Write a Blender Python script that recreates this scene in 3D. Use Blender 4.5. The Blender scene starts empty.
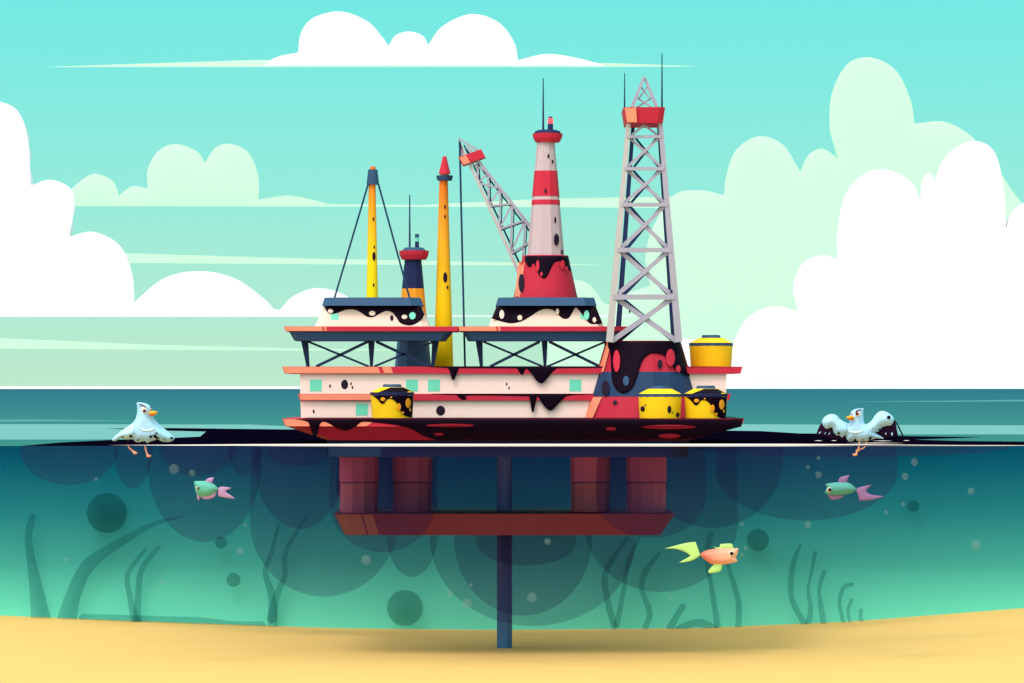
import bpy, bmesh, math, random
import numpy as np
from mathutils import Vector
from mathutils.geometry import delaunay_2d_cdt

random.seed(7)
S = bpy.context.scene
COL = S.collection
F = 4000.0                 # focal length in pixels
HZ = 388.0                 # horizon row
H = 58.0 * 470.0 / F       # eye height above the water
R = math.radians

def P(x, y, d):
    """photo pixel at distance d (metres from the camera) -> world point"""
    return Vector(((x - 512.0) * d / F, d - 500.0, H + (HZ - y) * d / F))

# ------------------------------------------------------------------ materials
EXPO = 0.12
KR = (1.23, 1.31, 1.23)          # light that a wall facing the camera sends back per unit of albedo
def lin(c):
    c = c / 255.0
    return c / 12.92 if c <= 0.04045 else ((c + 0.055) / 1.055) ** 2.4
def alb(rgb, k=1.0):
    return tuple(min(0.93, lin(v) / (KR[i] * k)) for i, v in enumerate(rgb)) + (1.0,)

MATS = {}
def mat(name, rgb, rough=0.55, spec=0.1, k=1.0, vary=0.05, scale=0.6, ramp=None, bump=0.0):
    """painted / plain surface with a little procedural wear. ramp = (axis, lo, hi, [(pos, rgb)...]) in world metres"""
    if name in MATS: return MATS[name]
    m = bpy.data.materials.new(name); m.use_nodes = True
    nt = m.node_tree; b = nt.nodes['Principled BSDF']
    b.inputs['Roughness'].default_value = rough
    b.inputs['Specular IOR Level'].default_value = spec
    geo = nt.nodes.new('ShaderNodeNewGeometry')
    if ramp:
        sp = nt.nodes.new('ShaderNodeSeparateXYZ'); nt.links.new(geo.outputs['Position'], sp.inputs[0])
        mr = nt.nodes.new('ShaderNodeMapRange'); mr.inputs[1].default_value = ramp[1]; mr.inputs[2].default_value = ramp[2]
        nt.links.new(sp.outputs[ramp[0]], mr.inputs[0])
        cr = nt.nodes.new('ShaderNodeValToRGB')
        el = cr.color_ramp.elements
        el[0].position, el[0].color = ramp[3][0][0], alb(ramp[3][0][1], k)
        el[1].position, el[1].color = ramp[3][-1][0], alb(ramp[3][-1][1], k)
        for pos, c in ramp[3][1:-1]:
            e = el.new(pos); e.color = alb(c, k)
        nt.links.new(mr.outputs[0], cr.inputs[0]); base = cr.outputs[0]
    else:
        rg = nt.nodes.new('ShaderNodeRGB'); rg.outputs[0].default_value = alb(rgb, k); base = rg.outputs[0]
    if vary > 0:
        nz = nt.nodes.new('ShaderNodeTexNoise'); nz.inputs['Scale'].default_value = scale
        nz.inputs['Detail'].default_value = 4
        nt.links.new(geo.outputs['Position'], nz.inputs['Vector'])
        mr2 = nt.nodes.new('ShaderNodeMapRange'); mr2.inputs[3].default_value = 1 - vary; mr2.inputs[4].default_value = 1 + vary
        nt.links.new(nz.outputs['Fac'], mr2.inputs[0])
        mx = nt.nodes.new('ShaderNodeVectorMath'); mx.operation = 'SCALE'
        nt.links.new(base, mx.inputs[0]); nt.links.new(mr2.outputs[0], mx.inputs['Scale'])
        base = mx.outputs[0]
        if bump:
            bp = nt.nodes.new('ShaderNodeBump'); bp.inputs['Strength'].default_value = bump
            nt.links.new(nz.outputs['Fac'], bp.inputs['Height']); nt.links.new(bp.outputs[0], b.inputs['Normal'])
    nt.links.new(base, b.inputs['Base Color'])
    MATS[name] = m
    return m

def veil(name, tint, rgb, fac):
    """see-through matter in the water: tints what lies behind and adds a little of its own colour"""
    if name in MATS: return MATS[name]
    m = bpy.data.materials.new(name); m.use_nodes = True
    nt = m.node_tree; nt.nodes.clear()
    o = nt.nodes.new('ShaderNodeOutputMaterial'); t = nt.nodes.new('ShaderNodeBsdfTransparent')
    d = nt.nodes.new('ShaderNodeBsdfDiffuse'); mx = nt.nodes.new('ShaderNodeMixShader')
    t.inputs[0].default_value = tint + (1,); d.inputs[0].default_value = alb(rgb)
    mx.inputs[0].default_value = fac
    nt.links.new(t.outputs[0], mx.inputs[1]); nt.links.new(d.outputs[0], mx.inputs[2]); nt.links.new(mx.outputs[0], o.inputs[0])
    MATS[name] = m
    return m

RED = mat('red paint', (200, 44, 66))
CRIMSON = mat('deep red paint', (140, 18, 42))
LIT_SALMON = mat('salmon lit side', (243, 142, 112))  # lit left side of the red parts, put into the colour
CREAM = mat('cream wall paint', (254, 222, 211), k=1.0, vary=0.03)
STEELBLUE = mat('blue steel paint', (48, 78, 112))
NAVY = mat('navy paint', (34, 40, 84))
GREY = mat('pale grey steel', (170, 164, 180))
SHAFT = mat('pale tower paint', (206, 182, 188), k=1.12)
YEL = mat('yellow paint', (255, 202, 24))
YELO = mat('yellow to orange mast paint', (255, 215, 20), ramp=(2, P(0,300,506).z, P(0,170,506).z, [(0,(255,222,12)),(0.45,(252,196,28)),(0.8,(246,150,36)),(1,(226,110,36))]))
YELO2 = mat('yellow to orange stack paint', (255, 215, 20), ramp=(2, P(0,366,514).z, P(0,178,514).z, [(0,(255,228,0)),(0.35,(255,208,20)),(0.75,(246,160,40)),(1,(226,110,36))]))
OIL = mat('black crude oil', (20, 5, 22), rough=0.45, spec=0.03, vary=0.1)
SPECK = mat('dried oil speck', (34, 18, 40), rough=0.5)
GLASS = mat('teal window glass', (104, 214, 182), rough=0.15, spec=0.5, vary=0.02)

# ------------------------------------------------------------------ objects
def wloc(o):
    v = Vector((0, 0, 0))
    while o is not None:
        v += o.location; o = o.parent
    return v

def link(name, bm, m, parent=None, smooth=False, recalc=True):
    if recalc: bmesh.ops.recalc_face_normals(bm, faces=bm.faces[:])
    if parent is not None:
        bmesh.ops.translate(bm, verts=bm.verts[:], vec=-wloc(parent))
    me = bpy.data.meshes.new(name)
    off = None
    if parent is None and len(bm.verts):
        xs = [v.co for v in bm.verts]
        off = Vector((sum(v.x for v in xs)/len(xs), sum(v.y for v in xs)/len(xs), min(v.z for v in xs)))
        bmesh.ops.translate(bm, verts=bm.verts[:], vec=-off)
    bm.to_mesh(me); bm.free()
    if smooth:
        me.polygons.foreach_set('use_smooth', [True] * len(me.polygons))
        if smooth == 'auto': me.set_sharp_from_angle(angle=R(38))
    for mm in (m if isinstance(m, (list, tuple)) else [m]): me.materials.append(mm)
    o = bpy.data.objects.new(name, me); COL.objects.link(o)
    if parent is not None: o.parent = parent
    if off is not None: o.location = off
    return o

def tag(o, label=None, cat=None, group=None, kind=None):
    if label: o['label'] = label
    if cat: o['category'] = cat
    if group: o['group'] = group
    if kind: o['kind'] = kind
    return o

def thing(name, label, cat, loc, group=None):
    o = bpy.data.objects.new(name, None); COL.objects.link(o)
    o.location = loc; o.empty_display_size = 0.5
    return tag(o, label, cat, group)

# ------------------------------------------------------------------ shapes
def spline(pts, n=8, closed=True):
    """Catmull-Rom through pixel points; a point with a third entry is a corner"""
    out = []; N = len(pts)
    segs = N if closed else N - 1
    for i in range(segs):
        p1, p2 = pts[i], pts[(i+1) % N]
        p0 = pts[(i-1) % N] if (closed or i > 0) else p1
        p3 = pts[(i+2) % N] if (closed or i < N-2) else p2
        if len(p1) > 2: p0 = p1
        if len(p2) > 2: p3 = p2
        for k in range(n):
            t = k / n
            r = []
            for a in (0, 1):
                m1 = (p2[a]-p0[a])*0.5 if len(p1) <= 2 else (p2[a]-p1[a])
                m2 = (p3[a]-p1[a])*0.5 if len(p2) <= 2 else (p2[a]-p1[a])
                r.append((2*t**3-3*t*t+1)*p1[a] + (t**3-2*t*t+t)*m1 + (-2*t**3+3*t*t)*p2[a] + (t**3-t*t)*m2)
            out.append(tuple(r))
    if not closed: out.append(tuple(pts[-1][:2]))
    return out

def fill2d(poly, grid):
    """triangles filling an outline, with inner points every `grid` pixels; returns points, faces, distance to edge"""
    poly = [tuple(p[:2]) for p in poly]
    A = np.array(poly); B = np.roll(A, -1, axis=0)
    x0, y0 = A.min(0); x1, y1 = A.max(0)
    inner = []
    if grid:
        xs = np.arange(x0 + grid*0.5, x1, grid); ys = np.arange(y0 + grid*0.5, y1, grid)
        if len(xs) and len(ys):
            G = np.array([(x + (j % 2)*grid*0.5, y) for j, y in enumerate(ys) for x in xs])
            cnt = np.zeros(len(G), bool)
            for (ax, ay), (bx, by) in zip(A, B):
                c = ((ay > G[:,1]) != (by > G[:,1]))
                if by != ay:
                    c &= G[:,0] < (bx-ax)*(G[:,1]-ay)/(by-ay) + ax
                cnt ^= c
            G = G[cnt]
            if len(G):
                dd = edge_dist(G, A, B); G = G[dd > grid*0.35]
                inner = [tuple(g) for g in G]
    vs = [Vector(p) for p in poly + inner]
    r = delaunay_2d_cdt(vs, [], [list(range(len(poly)))], 1, 1e-5)
    V = np.array([(v.x, v.y) for v in r[0]]); Fc = r[2]
    return V, Fc, edge_dist(V, A, B)

def edge_dist(G, A, B):
    best = np.full(len(G), 1e9)
    for a, b in zip(A, B):
        ab = b - a; L = ab @ ab
        if L < 1e-12: continue
        t = np.clip(((G - a) @ ab) / L, 0, 1)
        q = a + t[:, None]*ab
        best = np.minimum(best, np.hypot(*(G - q).T))
    return best

def pillow(poly, d, round_px, front, back, grid, bm=None, dfun=None, power=2.0, side=0.0):
    """closed solid with the outline `poly` at distance d: it swells by `front` metres to the viewer and `back` away"""
    V, Fc, ds = fill2d(poly, grid)
    bm = bm or bmesh.new()
    s = np.clip(ds / round_px, 0, 1); prof = 1 - (1 - s)**power
    edge = {}
    for f in Fc:
        for i in range(len(f)):
            k = (f[i], f[(i+1) % len(f)]); kk = (min(k), max(k)); edge[kk] = edge.get(kk, 0) + 1
    bnd = {v for k, c in edge.items() if c == 1 for v in k}
    fr, bk = {}, {}
    used = {i for f in Fc for i in f}
    for i in used:
        x, y = V[i]; dd = dfun(x, y) if dfun else d
        if i in bnd and side == 0:
            fr[i] = bk[i] = bm.verts.new(P(x, y, dd))
        else:
            pr = prof[i] if i not in bnd else 0
            fr[i] = bm.verts.new(P(x, y, dd - side - front*pr))
            p = P(x, y, dd); p.y += back*pr; bk[i] = bm.verts.new(p)
    for f in Fc:
        try: bm.faces.new([fr[i] for i in f])
        except ValueError: pass
        try: bm.faces.new([bk[i] for i in reversed(f)])
        except ValueError: pass
    if side:
        for (a, b), c in edge.items():
            if c == 1: bm.faces.new((fr[a], fr[b], bk[b], bk[a]))
    return bm

def prism(poly, d, depth, bm=None):
    """outline at distance d pulled straight back by depth metres"""
    bm = bm or bmesh.new()
    V, Fc, _ = fill2d(poly, 0)
    n = len(V); a = [bm.verts.new(P(x, y, d)) for x, y in V]
    b = [bm.verts.new(P(x, y, d) + Vector((0, depth, 0))) for x, y in V]
    e = {}
    for f in Fc:
        bm.faces.new([a[i] for i in f]); bm.faces.new([b[i] for i in reversed(f)])
        for i in range(len(f)):
            k = (f[i], f[(i+1) % len(f)]); kk = (min(k), max(k)); e[kk] = e.get(kk, 0)+1
    for (i, j), c in e.items():
        if c == 1: bm.faces.new((a[i], a[j], b[j], b[i]))
    return bm

def loft(rings, bm=None):
    """rings of (y, x0, x1, front, back, chamfer m): px measured at the front distance; stacked to a closed block"""
    bm = bm or bmesh.new(); R_ = []
    for y, x0, x1, d0, d1, ch in rings:
        p, q = P(x0, y, d0), P(x1, y, d0); b0, b1 = d0-500, d1-500
        if ch > 0:
            pts = [(p.x+ch,b0),(q.x-ch,b0),(q.x,b0+ch),(q.x,b1-ch),(q.x-ch,b1),(p.x+ch,b1),(p.x,b1-ch),(p.x,b0+ch)]
        else:
            pts = [(p.x,b0),(q.x,b0),(q.x,b1),(p.x,b1)]
        R_.append([bm.verts.new((a, b, p.z)) for a, b in pts])
    n = len(R_[0])
    for u, v in zip(R_, R_[1:]):
        for i in range(n): bm.faces.new((u[i], u[(i+1)%n], v[(i+1)%n], v[i]))
    bm.faces.new(R_[0]); bm.faces.new(R_[-1])
    return bm

def lathe(cx, d, prof, seg=40, bm=None, rot=0.0):
    """profile [(y, half width px)] turned about a vertical axis at distance d"""
    bm = bm or bmesh.new(); rs = []
    for y, hw in prof:
        c = P(cx, y, d); r = max(hw, 0.02)*d/F
        rs.append([bm.verts.new((c.x + r*math.sin(2*math.pi*(i+rot)/seg), c.y - r*math.cos(2*math.pi*(i+rot)/seg), c.z)) for i in range(seg)])
    for u, v in zip(rs, rs[1:]):
        for i in range(seg): bm.faces.new((u[i], u[(i+1)%seg], v[(i+1)%seg], v[i]))
    bm.faces.new(rs[0]); bm.faces.new(rs[-1])
    return bm

def on_lathe(cx, d, prof, off0=0.02):
    """distance of the near side of that turned shape below a pixel"""
    ys = [p[0] for p in prof]; ws = [p[1] for p in prof]
    if ys[0] > ys[-1]: ys, ws = ys[::-1], ws[::-1]
    def f(x, y, off=0.0):
        r = float(np.interp(y, ys, ws))*d/F + off0 + off; xc = (cx-512)*d/F; dd = d - r*0.7
        for _ in range(6):
            t = max(-0.995, min(0.995, ((x-512)*dd/F - xc)/r)); dd = d - r*math.sqrt(1-t*t)
        return dd - 0.15*(off0 + off)
    return f

def tube(a, b, r0, r1=None, seg=10, bm=None):
    bm = bm or bmesh.new(); r1 = r0 if r1 is None else r1
    t = (b-a).normalized(); u = t.cross(Vector((0,1,0.01))).normalized(); w = t.cross(u)
    A = [bm.verts.new(a + (u*math.cos(6.28319*i/seg)+w*math.sin(6.28319*i/seg))*r0) for i in range(seg)]
    B = [bm.verts.new(b + (u*math.cos(6.28319*i/seg)+w*math.sin(6.28319*i/seg))*r1) for i in range(seg)]
    for i in range(seg): bm.faces.new((A[i], A[(i+1)%seg], B[(i+1)%seg], B[i]))
    bm.faces.new(A); bm.faces.new(B)
    return bm

def beam(x0, y0, x1, y1, d, w0, w1=None, depth=0.35, bm=None):
    """flat-sided bar between two pixels, w in px across the view, depth in metres"""
    w1 = w0 if w1 is None else w1
    L = math.hypot(x1-x0, y1-y0); nx, ny = -(y1-y0)/L, (x1-x0)/L
    return prism([(x0+nx*w0/2, y0+ny*w0/2), (x1+nx*w1/2, y1+ny*w1/2), (x1-nx*w1/2, y1-ny*w1/2), (x0-nx*w0/2, y0-ny*w0/2)], d, depth, bm)

def sweep(path, bm=None, seg=10, n=6, fat=1.0):
    """rounded stalk along [(x, y, d, r_px)]"""
    bm = bm or bmesh.new()
    xy = spline([p[:2] for p in path], n, False)
    m = len(xy); rs = []
    for k, (x, y) in enumerate(xy):
        t = k/(m-1)*(len(path)-1); i = min(int(t), len(path)-2); fr = t-i
        d = path[i][2]*(1-fr)+path[i+1][2]*fr; r = (path[i][3]*(1-fr)+path[i+1][3]*fr)*d/F*fat
        x2, y2 = xy[min(k+1, m-1)]; x1, y1 = xy[max(k-1, 0)]
        tv = (P(x2, y2, d)-P(x1, y1, d)).normalized(); u = tv.cross(Vector((0,1,0))).normalized(); w = Vector((0,1,0))
        c = P(x, y, d)
        rs.append([bm.verts.new(c + (u*math.cos(6.28319*j/seg)+w*math.sin(6.28319*j/seg))*r) for j in range(seg)])
    for a, b in zip(rs, rs[1:]):
        for i in range(seg): bm.faces.new((a[i], a[(i+1)%seg], b[(i+1)%seg], b[i]))
    for ring, end, sg in ((rs[0], 0, 1), (rs[-1], -1, -1)):
        c = sum((v.co for v in ring), Vector())/seg
        r = (ring[0].co-c).length
        dv = (P(*xy[end], path[0][2]) - P(*xy[1 if end == 0 else -2], path[0][2])).normalized()*r*0.8
        tip = bm.verts.new(c+dv)
        for i in range(seg): bm.faces.new((ring[i], ring[(i+1)%seg], tip))
    return bm

def ell(cx, cy, rx, ry, n=20, rot=0):
    c, s = math.cos(rot), math.sin(rot)
    return [(cx + rx*math.cos(a)*c - ry*math.sin(a)*s, cy + rx*math.cos(a)*s + ry*math.sin(a)*c) for a in [2*math.pi*i/n for i in range(n)]]

def flat(d): return lambda x, y, off=0.0: d - off

def coat(name, polys, m, parent, dfun, grid=2.0, th=0.09, off=0.0, rp=1.6):
    """a skin of oil (or a bare patch in one) lying on a surface; polys share one mesh"""
    bm = bmesh.new()
    for p in polys: pillow(p, 0, rp, th, 0.0, grid, bm, (lambda x, y: dfun(x, y, off)), side=0.03)
    return link(name, bm, m, parent, smooth='auto')

def specks(parent, lst, dfun, off=0.01):
    for (x, y, rx, ry) in lst:
        coat('oil_speck', [ell(x, y, rx, ry, 16)], SPECK, parent, dfun, grid=max(0.8, min(rx, ry)*0.7), th=0.04, off=off, rp=min(rx, ry))

# ================================================================== the setting
def water_mat():
    m = bpy.data.materials.new('sea water'); m.use_nodes = True
    nt = m.node_tree; b = nt.nodes['Principled BSDF']; out = nt.nodes['Material Output']
    geo = nt.nodes.new('ShaderNodeNewGeometry'); sp = nt.nodes.new('ShaderNodeSeparateXYZ')
    nt.links.new(geo.outputs['Position'], sp.inputs[0])
    # colour runs from greener at the near edge to bluer at the horizon
    ad = nt.nodes.new('ShaderNodeMath'); ad.operation = 'ADD'; ad.inputs[1].default_value = 500.0
    nt.links.new(sp.outputs['Y'], ad.inputs[0])
    dv = nt.nodes.new('ShaderNodeMath'); dv.operation = 'DIVIDE'; dv.inputs[0].default_value = 470.0
    nt.links.new(ad.outputs[0], dv.inputs[1])
    cr = nt.nodes.new('ShaderNodeValToRGB'); el = cr.color_ramp.elements
    el[0].position, el[0].color = 0.0, SEA_FAR
    el[1].position, el[1].color = 0.62, SEA_NEAR
    nt.links.new(dv.outputs[0], cr.inputs[0]); nt.links.new(cr.outputs[0], b.inputs['Base Color'])
    b.inputs['Roughness'].default_value = 0.5; b.inputs['Specular IOR Level'].default_value = 0.0
    # looked at steeply the water is clear, at a glancing angle it is not
    lw = nt.nodes.new('ShaderNodeLayerWeight'); lw.inputs[0].default_value = 0.5
    mr = nt.nodes.new('ShaderNodeMapRange'); mr.inputs[1].default_value = 0.45; mr.inputs[2].default_value = 0.85
    nt.links.new(lw.outputs['Facing'], mr.inputs[0])
    tr = nt.nodes.new('ShaderNodeBsdfTransparent'); tr.inputs[0].default_value = (0.98, 0.995, 0.995, 1)
    mx = nt.nodes.new('ShaderNodeMixShader')
    nt.links.new(mr.outputs[0], mx.inputs[0]); nt.links.new(tr.outputs[0], mx.inputs[1]); nt.links.new(b.outputs[0], mx.inputs[2])
    nt.links.new(mx.outputs[0], out.inputs[0])
    return m

def film_mat(name, col, tint):
    """film on the water: thin and clear when looked through steeply, dense at a glancing angle"""
    m = bpy.data.materials.new(name); m.use_nodes = True
    nt = m.node_tree; b = nt.nodes['Principled BSDF']; out = nt.nodes['Material Output']
    b.inputs['Base Color'].default_value = col; b.inputs['Roughness'].default_value = 0.5; b.inputs['Specular IOR Level'].default_value = 0.0
    lw = nt.nodes.new('ShaderNodeLayerWeight'); lw.inputs[0].default_value = 0.5
    mr = nt.nodes.new('ShaderNodeMapRange'); mr.inputs[1].default_value = 0.45; mr.inputs[2].default_value = 0.85
    nt.links.new(lw.outputs['Facing'], mr.inputs[0])
    tr = nt.nodes.new('ShaderNodeBsdfTransparent'); tr.inputs[0].default_value = tint
    mx = nt.nodes.new('ShaderNodeMixShader')
    nt.links.new(mr.outputs[0], mx.inputs[0]); nt.links.new(tr.outputs[0], mx.inputs[1]); nt.links.new(b.outputs[0], mx.inputs[2])
    nt.links.new(mx.outputs[0], out.inputs[0])
    return m

KH = 2.0      # a level surface gets this much more light than a wall
SEA_FAR, SEA_NEAR = alb((57, 130, 152), KH), alb((74, 160, 154), KH)

bm = bmesh.new()
Y0, Y1 = 470-500, 30000-500
ys = [Y0, 80, 300, 1500, 6000, Y1]
prev = None
for y in ys:
    w = 600 + max(0, y)*0.6
    row = [bm.verts.new((x*w, y, 0)) for x in (-1, 0, 1)]
    if prev:
        for i in range(2): bm.faces.new((prev[i], prev[i+1], row[i+1], row[i]))
    prev = row
tag(link('sea', bm, water_mat()), kind='structure', label='flat teal sea reaching to the horizon')

def on_water(poly, z, m, name):
    """outline seen on the water surface laid down as a sheet at height z"""
    bm = bmesh.new()
    V, Fc, _ = fill2d(poly, 0)
    vs = []
    for x, y in V:
        d = F*(H - z)/max(y - HZ, 0.5); p = P(x, y, d); p.z = z; vs.append(bm.verts.new(p))
    for f in Fc: bm.faces.new([vs[i] for i in f])
    return link(name, bm, m)

PALE = film_mat('pale aerated water', alb((146, 216, 212), KH), (0.98, 0.995, 0.995, 1))
PALE2 = film_mat('ripple highlight', alb((112, 184, 184), KH), (0.98, 0.995, 0.995, 1))  # highlights on the sea, painted as paler strips
SLICK = film_mat('oil slick film', alb((12, 7, 28), KH), (0.93, 0.93, 0.95, 1))
FOAM = film_mat('white foam', alb((255, 250, 250), 1.2), (0.95, 0.97, 0.97, 1))
tag(on_water([(-40, 424), (250, 424.5), (330, 428), (330, 439), (-40, 439.6)], 0.02, PALE, 'pale_water'), kind='structure', label='pale band of water left of the platform')
tag(on_water([(690, 424), (1060, 425.5), (1060, 434.5), (690, 434)], 0.02, PALE, 'pale_water'), kind='structure', label='pale band of water right of the platform')
tag(on_water([(-30, 419.2), (60, 419.6), (145, 421), (60, 421.3), (-30, 422)], 0.03, PALE2, 'ripple'), kind='structure', label='thin painted highlight of a ripple on the water at far left')
tag(on_water([(840, 401.8), (950, 400.6), (1050, 399.4), (1050, 401.2), (950, 401.8)], 0.03, PALE2, 'ripple'), kind='structure', label='thin painted highlight of a ripple on the water at far right')
slick = on_water([(20, 446), (60, 442.5), (110, 440), (165, 438.2), (200, 436.6), (206, 431.6), (172, 430.8), (105, 428.6), (172, 428), (250, 429), (360, 430), (680, 430),
                  (760, 431), (800, 433.4), (850, 433.6), (905, 436), (984, 437.2), (915, 439.6), (960, 441), (1060, 442), (1060, 446), (600, 446), (300, 446)], 0.05, SLICK, 'oil_slick')
tag(slick, 'long black oil slick spreading on the water around the platform', 'oil slick')
bm = bmesh.new()
for (x0, x1, y, h_) in [(108, 960, 445.1, 2.6), (792, 1060, 445.6, 0.9)]:
    pillow(spline([(x0, y, 1), ((x0*3+x1)/4, y-h_/2), ((x0+x1)/2, y-h_/2), (x1-(x1-x0)*.2, y-h_/2), (x1, y, 1), (x1-(x1-x0)*.2, y+h_/2), ((x0+x1)/2, y+h_/2), ((x0*3+x1)/4, y+h_/2)], 6), 469.4, 0.6, 0.04, 0.1, 0, bm, side=0.05)
for (x0, x1, y) in [(814, 823, 440.6), (831, 837, 440.6), (872, 893, 440.8), (846, 905, 443), (903, 910, 440.5)]:  # small glints on the water, painted as white slivers
    pillow([(x0, y), ((x0+x1)/2, y-0.28), (x1, y), ((x0+x1)/2, y+0.28)], 468.9, 0.6, 0.02, 0.05, 0, bm, side=0.03)
foam = link('foam', bm, mat('foam and glint white', (255, 250, 252), vary=0))
tag(foam, 'thin white line of foam and painted glints along the front edge of the water', kind='stuff')

# the water below: light and haze painted as colour, dark on top, bright by the sand
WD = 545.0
WATER = mat('depth shaded water', (60, 160, 150), rough=1, spec=0, vary=0.0,
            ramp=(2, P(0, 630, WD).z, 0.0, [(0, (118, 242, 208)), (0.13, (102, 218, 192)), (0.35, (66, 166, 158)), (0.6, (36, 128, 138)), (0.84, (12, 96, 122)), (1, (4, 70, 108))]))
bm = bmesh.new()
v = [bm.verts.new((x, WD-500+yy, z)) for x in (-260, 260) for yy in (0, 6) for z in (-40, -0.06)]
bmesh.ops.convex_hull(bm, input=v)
tag(link('deep_water', bm, WATER), kind='structure', label='deep green water, with shade painted in near the surface')

# seabed
def sand_z(x, y):
    xp = 512 + x*F/WD
    edge = float(np.interp(xp, [-300, 0, 140, 330, 500, 700, 850, 1024, 1400], [600, 615.5, 621, 628, 630, 628, 621.5, 608, 590]))
    back = P(0, edge, WD).z
    front = P(0, 648, 513).z
    t = max(0, min(1, (y - 13)/(WD-500-13)))
    t2 = max(0, min(1, (y + 90)/(WD-500+90)))
    lift = back - P(0, 630, WD).z
    return front + (P(0, 630, WD).z - front)*t*t*(3-2*t) + lift*t2
SAND = mat('sea sand', (255, 210, 124), rough=0.9, spec=0.05, k=1.38, vary=0.04, scale=0.15)
bm = bmesh.new()
xs = np.linspace(-260, 260, 105); yy = np.linspace(-130, WD-500+3, 56)
g = [[bm.verts.new((x, y, sand_z(x, y))) for x in xs] for y in yy]
for j in range(len(yy)-1):
    for i in range(len(xs)-1): bm.faces.new((g[j][i], g[j][i+1], g[j+1][i+1], g[j+1][i]))
tag(link('seabed', bm, SAND, smooth=True), kind='structure', label='smooth yellow sand of the seabed')

# ================================================================== clouds
WHITE = mat('white cloud', (255, 255, 255), rough=1, spec=0, vary=0.0)
MINT = mat('mint cloud', (208, 246, 214), rough=1, spec=0, vary=0.0)
def ZL(pts): return [((p[0]/1.7070,) + (p[1]/1.7075,) + tuple(p[2:])) for p in pts]
def ZR(pts): return [((512 + p[0]/1.7070,) + (p[1]/1.7075,) + tuple(p[2:])) for p in pts]
def cloud(pts, d, m, label, name='cloud', rp=10, sp=True, grid=9):
    out = spline(pts, 9) if sp else pts
    k = d/F
    bm = pillow(out, d, rp, rp*0.07*k, (6 if name == 'cloud_streak' else 90)*k, grid, side=(0.12 if name == 'cloud_streak' else 1.0)*k)
    return tag(link(name, bm, m, smooth='auto'), label, 'cloud', 'clouds in the sky' if name == 'cloud' else 'streaks of thin cloud')
cloud(ZL([(-90, 540, 1), (-90, 190), (-50, 174), (0, 174), (32, 192), (48, 240), (52, 317, 1), (85, 307), (118, 320), (127, 350), (118, 404, 1), (160, 396), (205, 420), (226, 470), (228, 517, 1),
          (280, 475), (340, 463), (400, 475), (448, 508), (468, 528, 1), (478, 529, 1), (500, 506), (540, 492), (585, 502), (640, 540, 1)]), 9000, WHITE,
      'big white cloud with a flat base at the left edge of the sky')
cloud([(262, 65.6, 1), (277, 57), (298, 52.5, 1), (301, 33), (313, 18), (340, 11.5), (367, 21), (383, 38), (388.5, 46, 1), (396, 35), (410, 31.5), (423, 36), (428, 45, 1), (443, 26), (471, 14), (498, 22), (514, 42), (518, 60, 1), (547, 54), (577, 58), (606, 65.6, 1)],
      9300, WHITE, 'small white cloud highest in the sky, lying above the crane')
cloud(ZL([(100, 349, 1), (128, 317), (160, 297), (192, 309), (203, 334, 1), (226, 318), (252, 322, 1), (252, 290), (270, 258), (300, 246), (335, 258), (350, 278, 1), (368, 252), (395, 246), (425, 262), (441, 302), (441, 341, 1), (490, 334), (530, 340), (565, 350, 1)]),
      15000, MINT, 'pale green cloud beside the big white cloud on the left')
cloud(ZR([(60, 664, 1), (66, 500), (95, 478), (132, 486), (160, 520), (185, 505), (236, 488, 1), (228, 440), (240, 390), (275, 334), (320, 325), (362, 333, 1), (366, 300), (382, 257), (420, 233), (462, 247), (492, 293, 1), (506, 265), (530, 254), (557, 271, 1), (543, 220), (546, 160), (572, 110), (612, 98), (655, 120), (680, 170), (687, 211, 1), (742, 209), (795, 243), (850, 320), (905, 420), (920, 664, 1)]),
      16000, MINT, 'tall pale green cloud behind the lattice derrick')
cloud(ZR([(270, 663.6, 1), (268, 600), (280, 580), (320, 585), (366, 640, 1), (372, 600), (400, 545), (445, 523), (488, 531, 1), (480, 490), (496, 450), (530, 436), (556, 443, 1), (555, 400), (568, 335), (600, 298), (640, 290), (682, 311), (697, 347, 1), (700, 310), (712, 295), (722, 309, 1), (735, 275), (760, 250), (795, 241), (825, 262), (840, 325), (843, 391, 1), (855, 360), (890, 342), (950, 352), (970, 420), (975, 663.6, 1)]),
      9600, WHITE, 'huge white heaped cloud rising from the horizon on the right')
def streak(pts, d, m, label): return cloud(pts, d, m, label, 'cloud_streak', rp=3, sp=False, grid=14)
streak([(45, 67), (160, 63), (262, 59.8), (300, 62), (606, 63), (700, 66.3), (606, 67), (262, 67)], 9700, MINT, 'thin flat streak of cloud under the highest white cloud')
streak([(70, 204.5), (330, 204.2), (420, 205), (540, 199), (676, 196.5), (676, 208), (540, 207), (330, 206.5), (70, 206)], 16900, MINT, 'thin pale streak running from the left green cloud to the derrick')
streak([(70, 252.5), (132, 253.5), (300, 258.5), (512, 262.6), (610, 265), (512, 265.4), (300, 264), (132, 263), (70, 262)], 17200, MINT, 'pale tapering streak behind the guyed mast')
streak([(-60, 315.2), (610, 315), (640, 316), (610, 316.8), (-60, 316.8)], 9800, WHITE, 'thin white line of cloud along the base of the big left cloud')
streak([(-60, 337), (0, 338.2), (160, 345), (300, 348.5), (450, 350), (300, 350.6), (0, 348.5), (-60, 348)], 17500, MINT, 'lowest pale tapering streak above the left horizon')
streak([(-200, 386.0), (500, 386.2), (1300, 386.4), (1300, 388.3), (500, 388.9), (-200, 389.2)], 29000, WHITE, 'thin white bank of mist lying on the horizon')

# ================================================================== the platform
HF, HB = 488.0, 519.5
plat = thing('oil_platform', 'wide red and cream oil platform leaking black oil into the sea', 'oil platform', (P(512, 440, 509).x, 9, 0))
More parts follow.
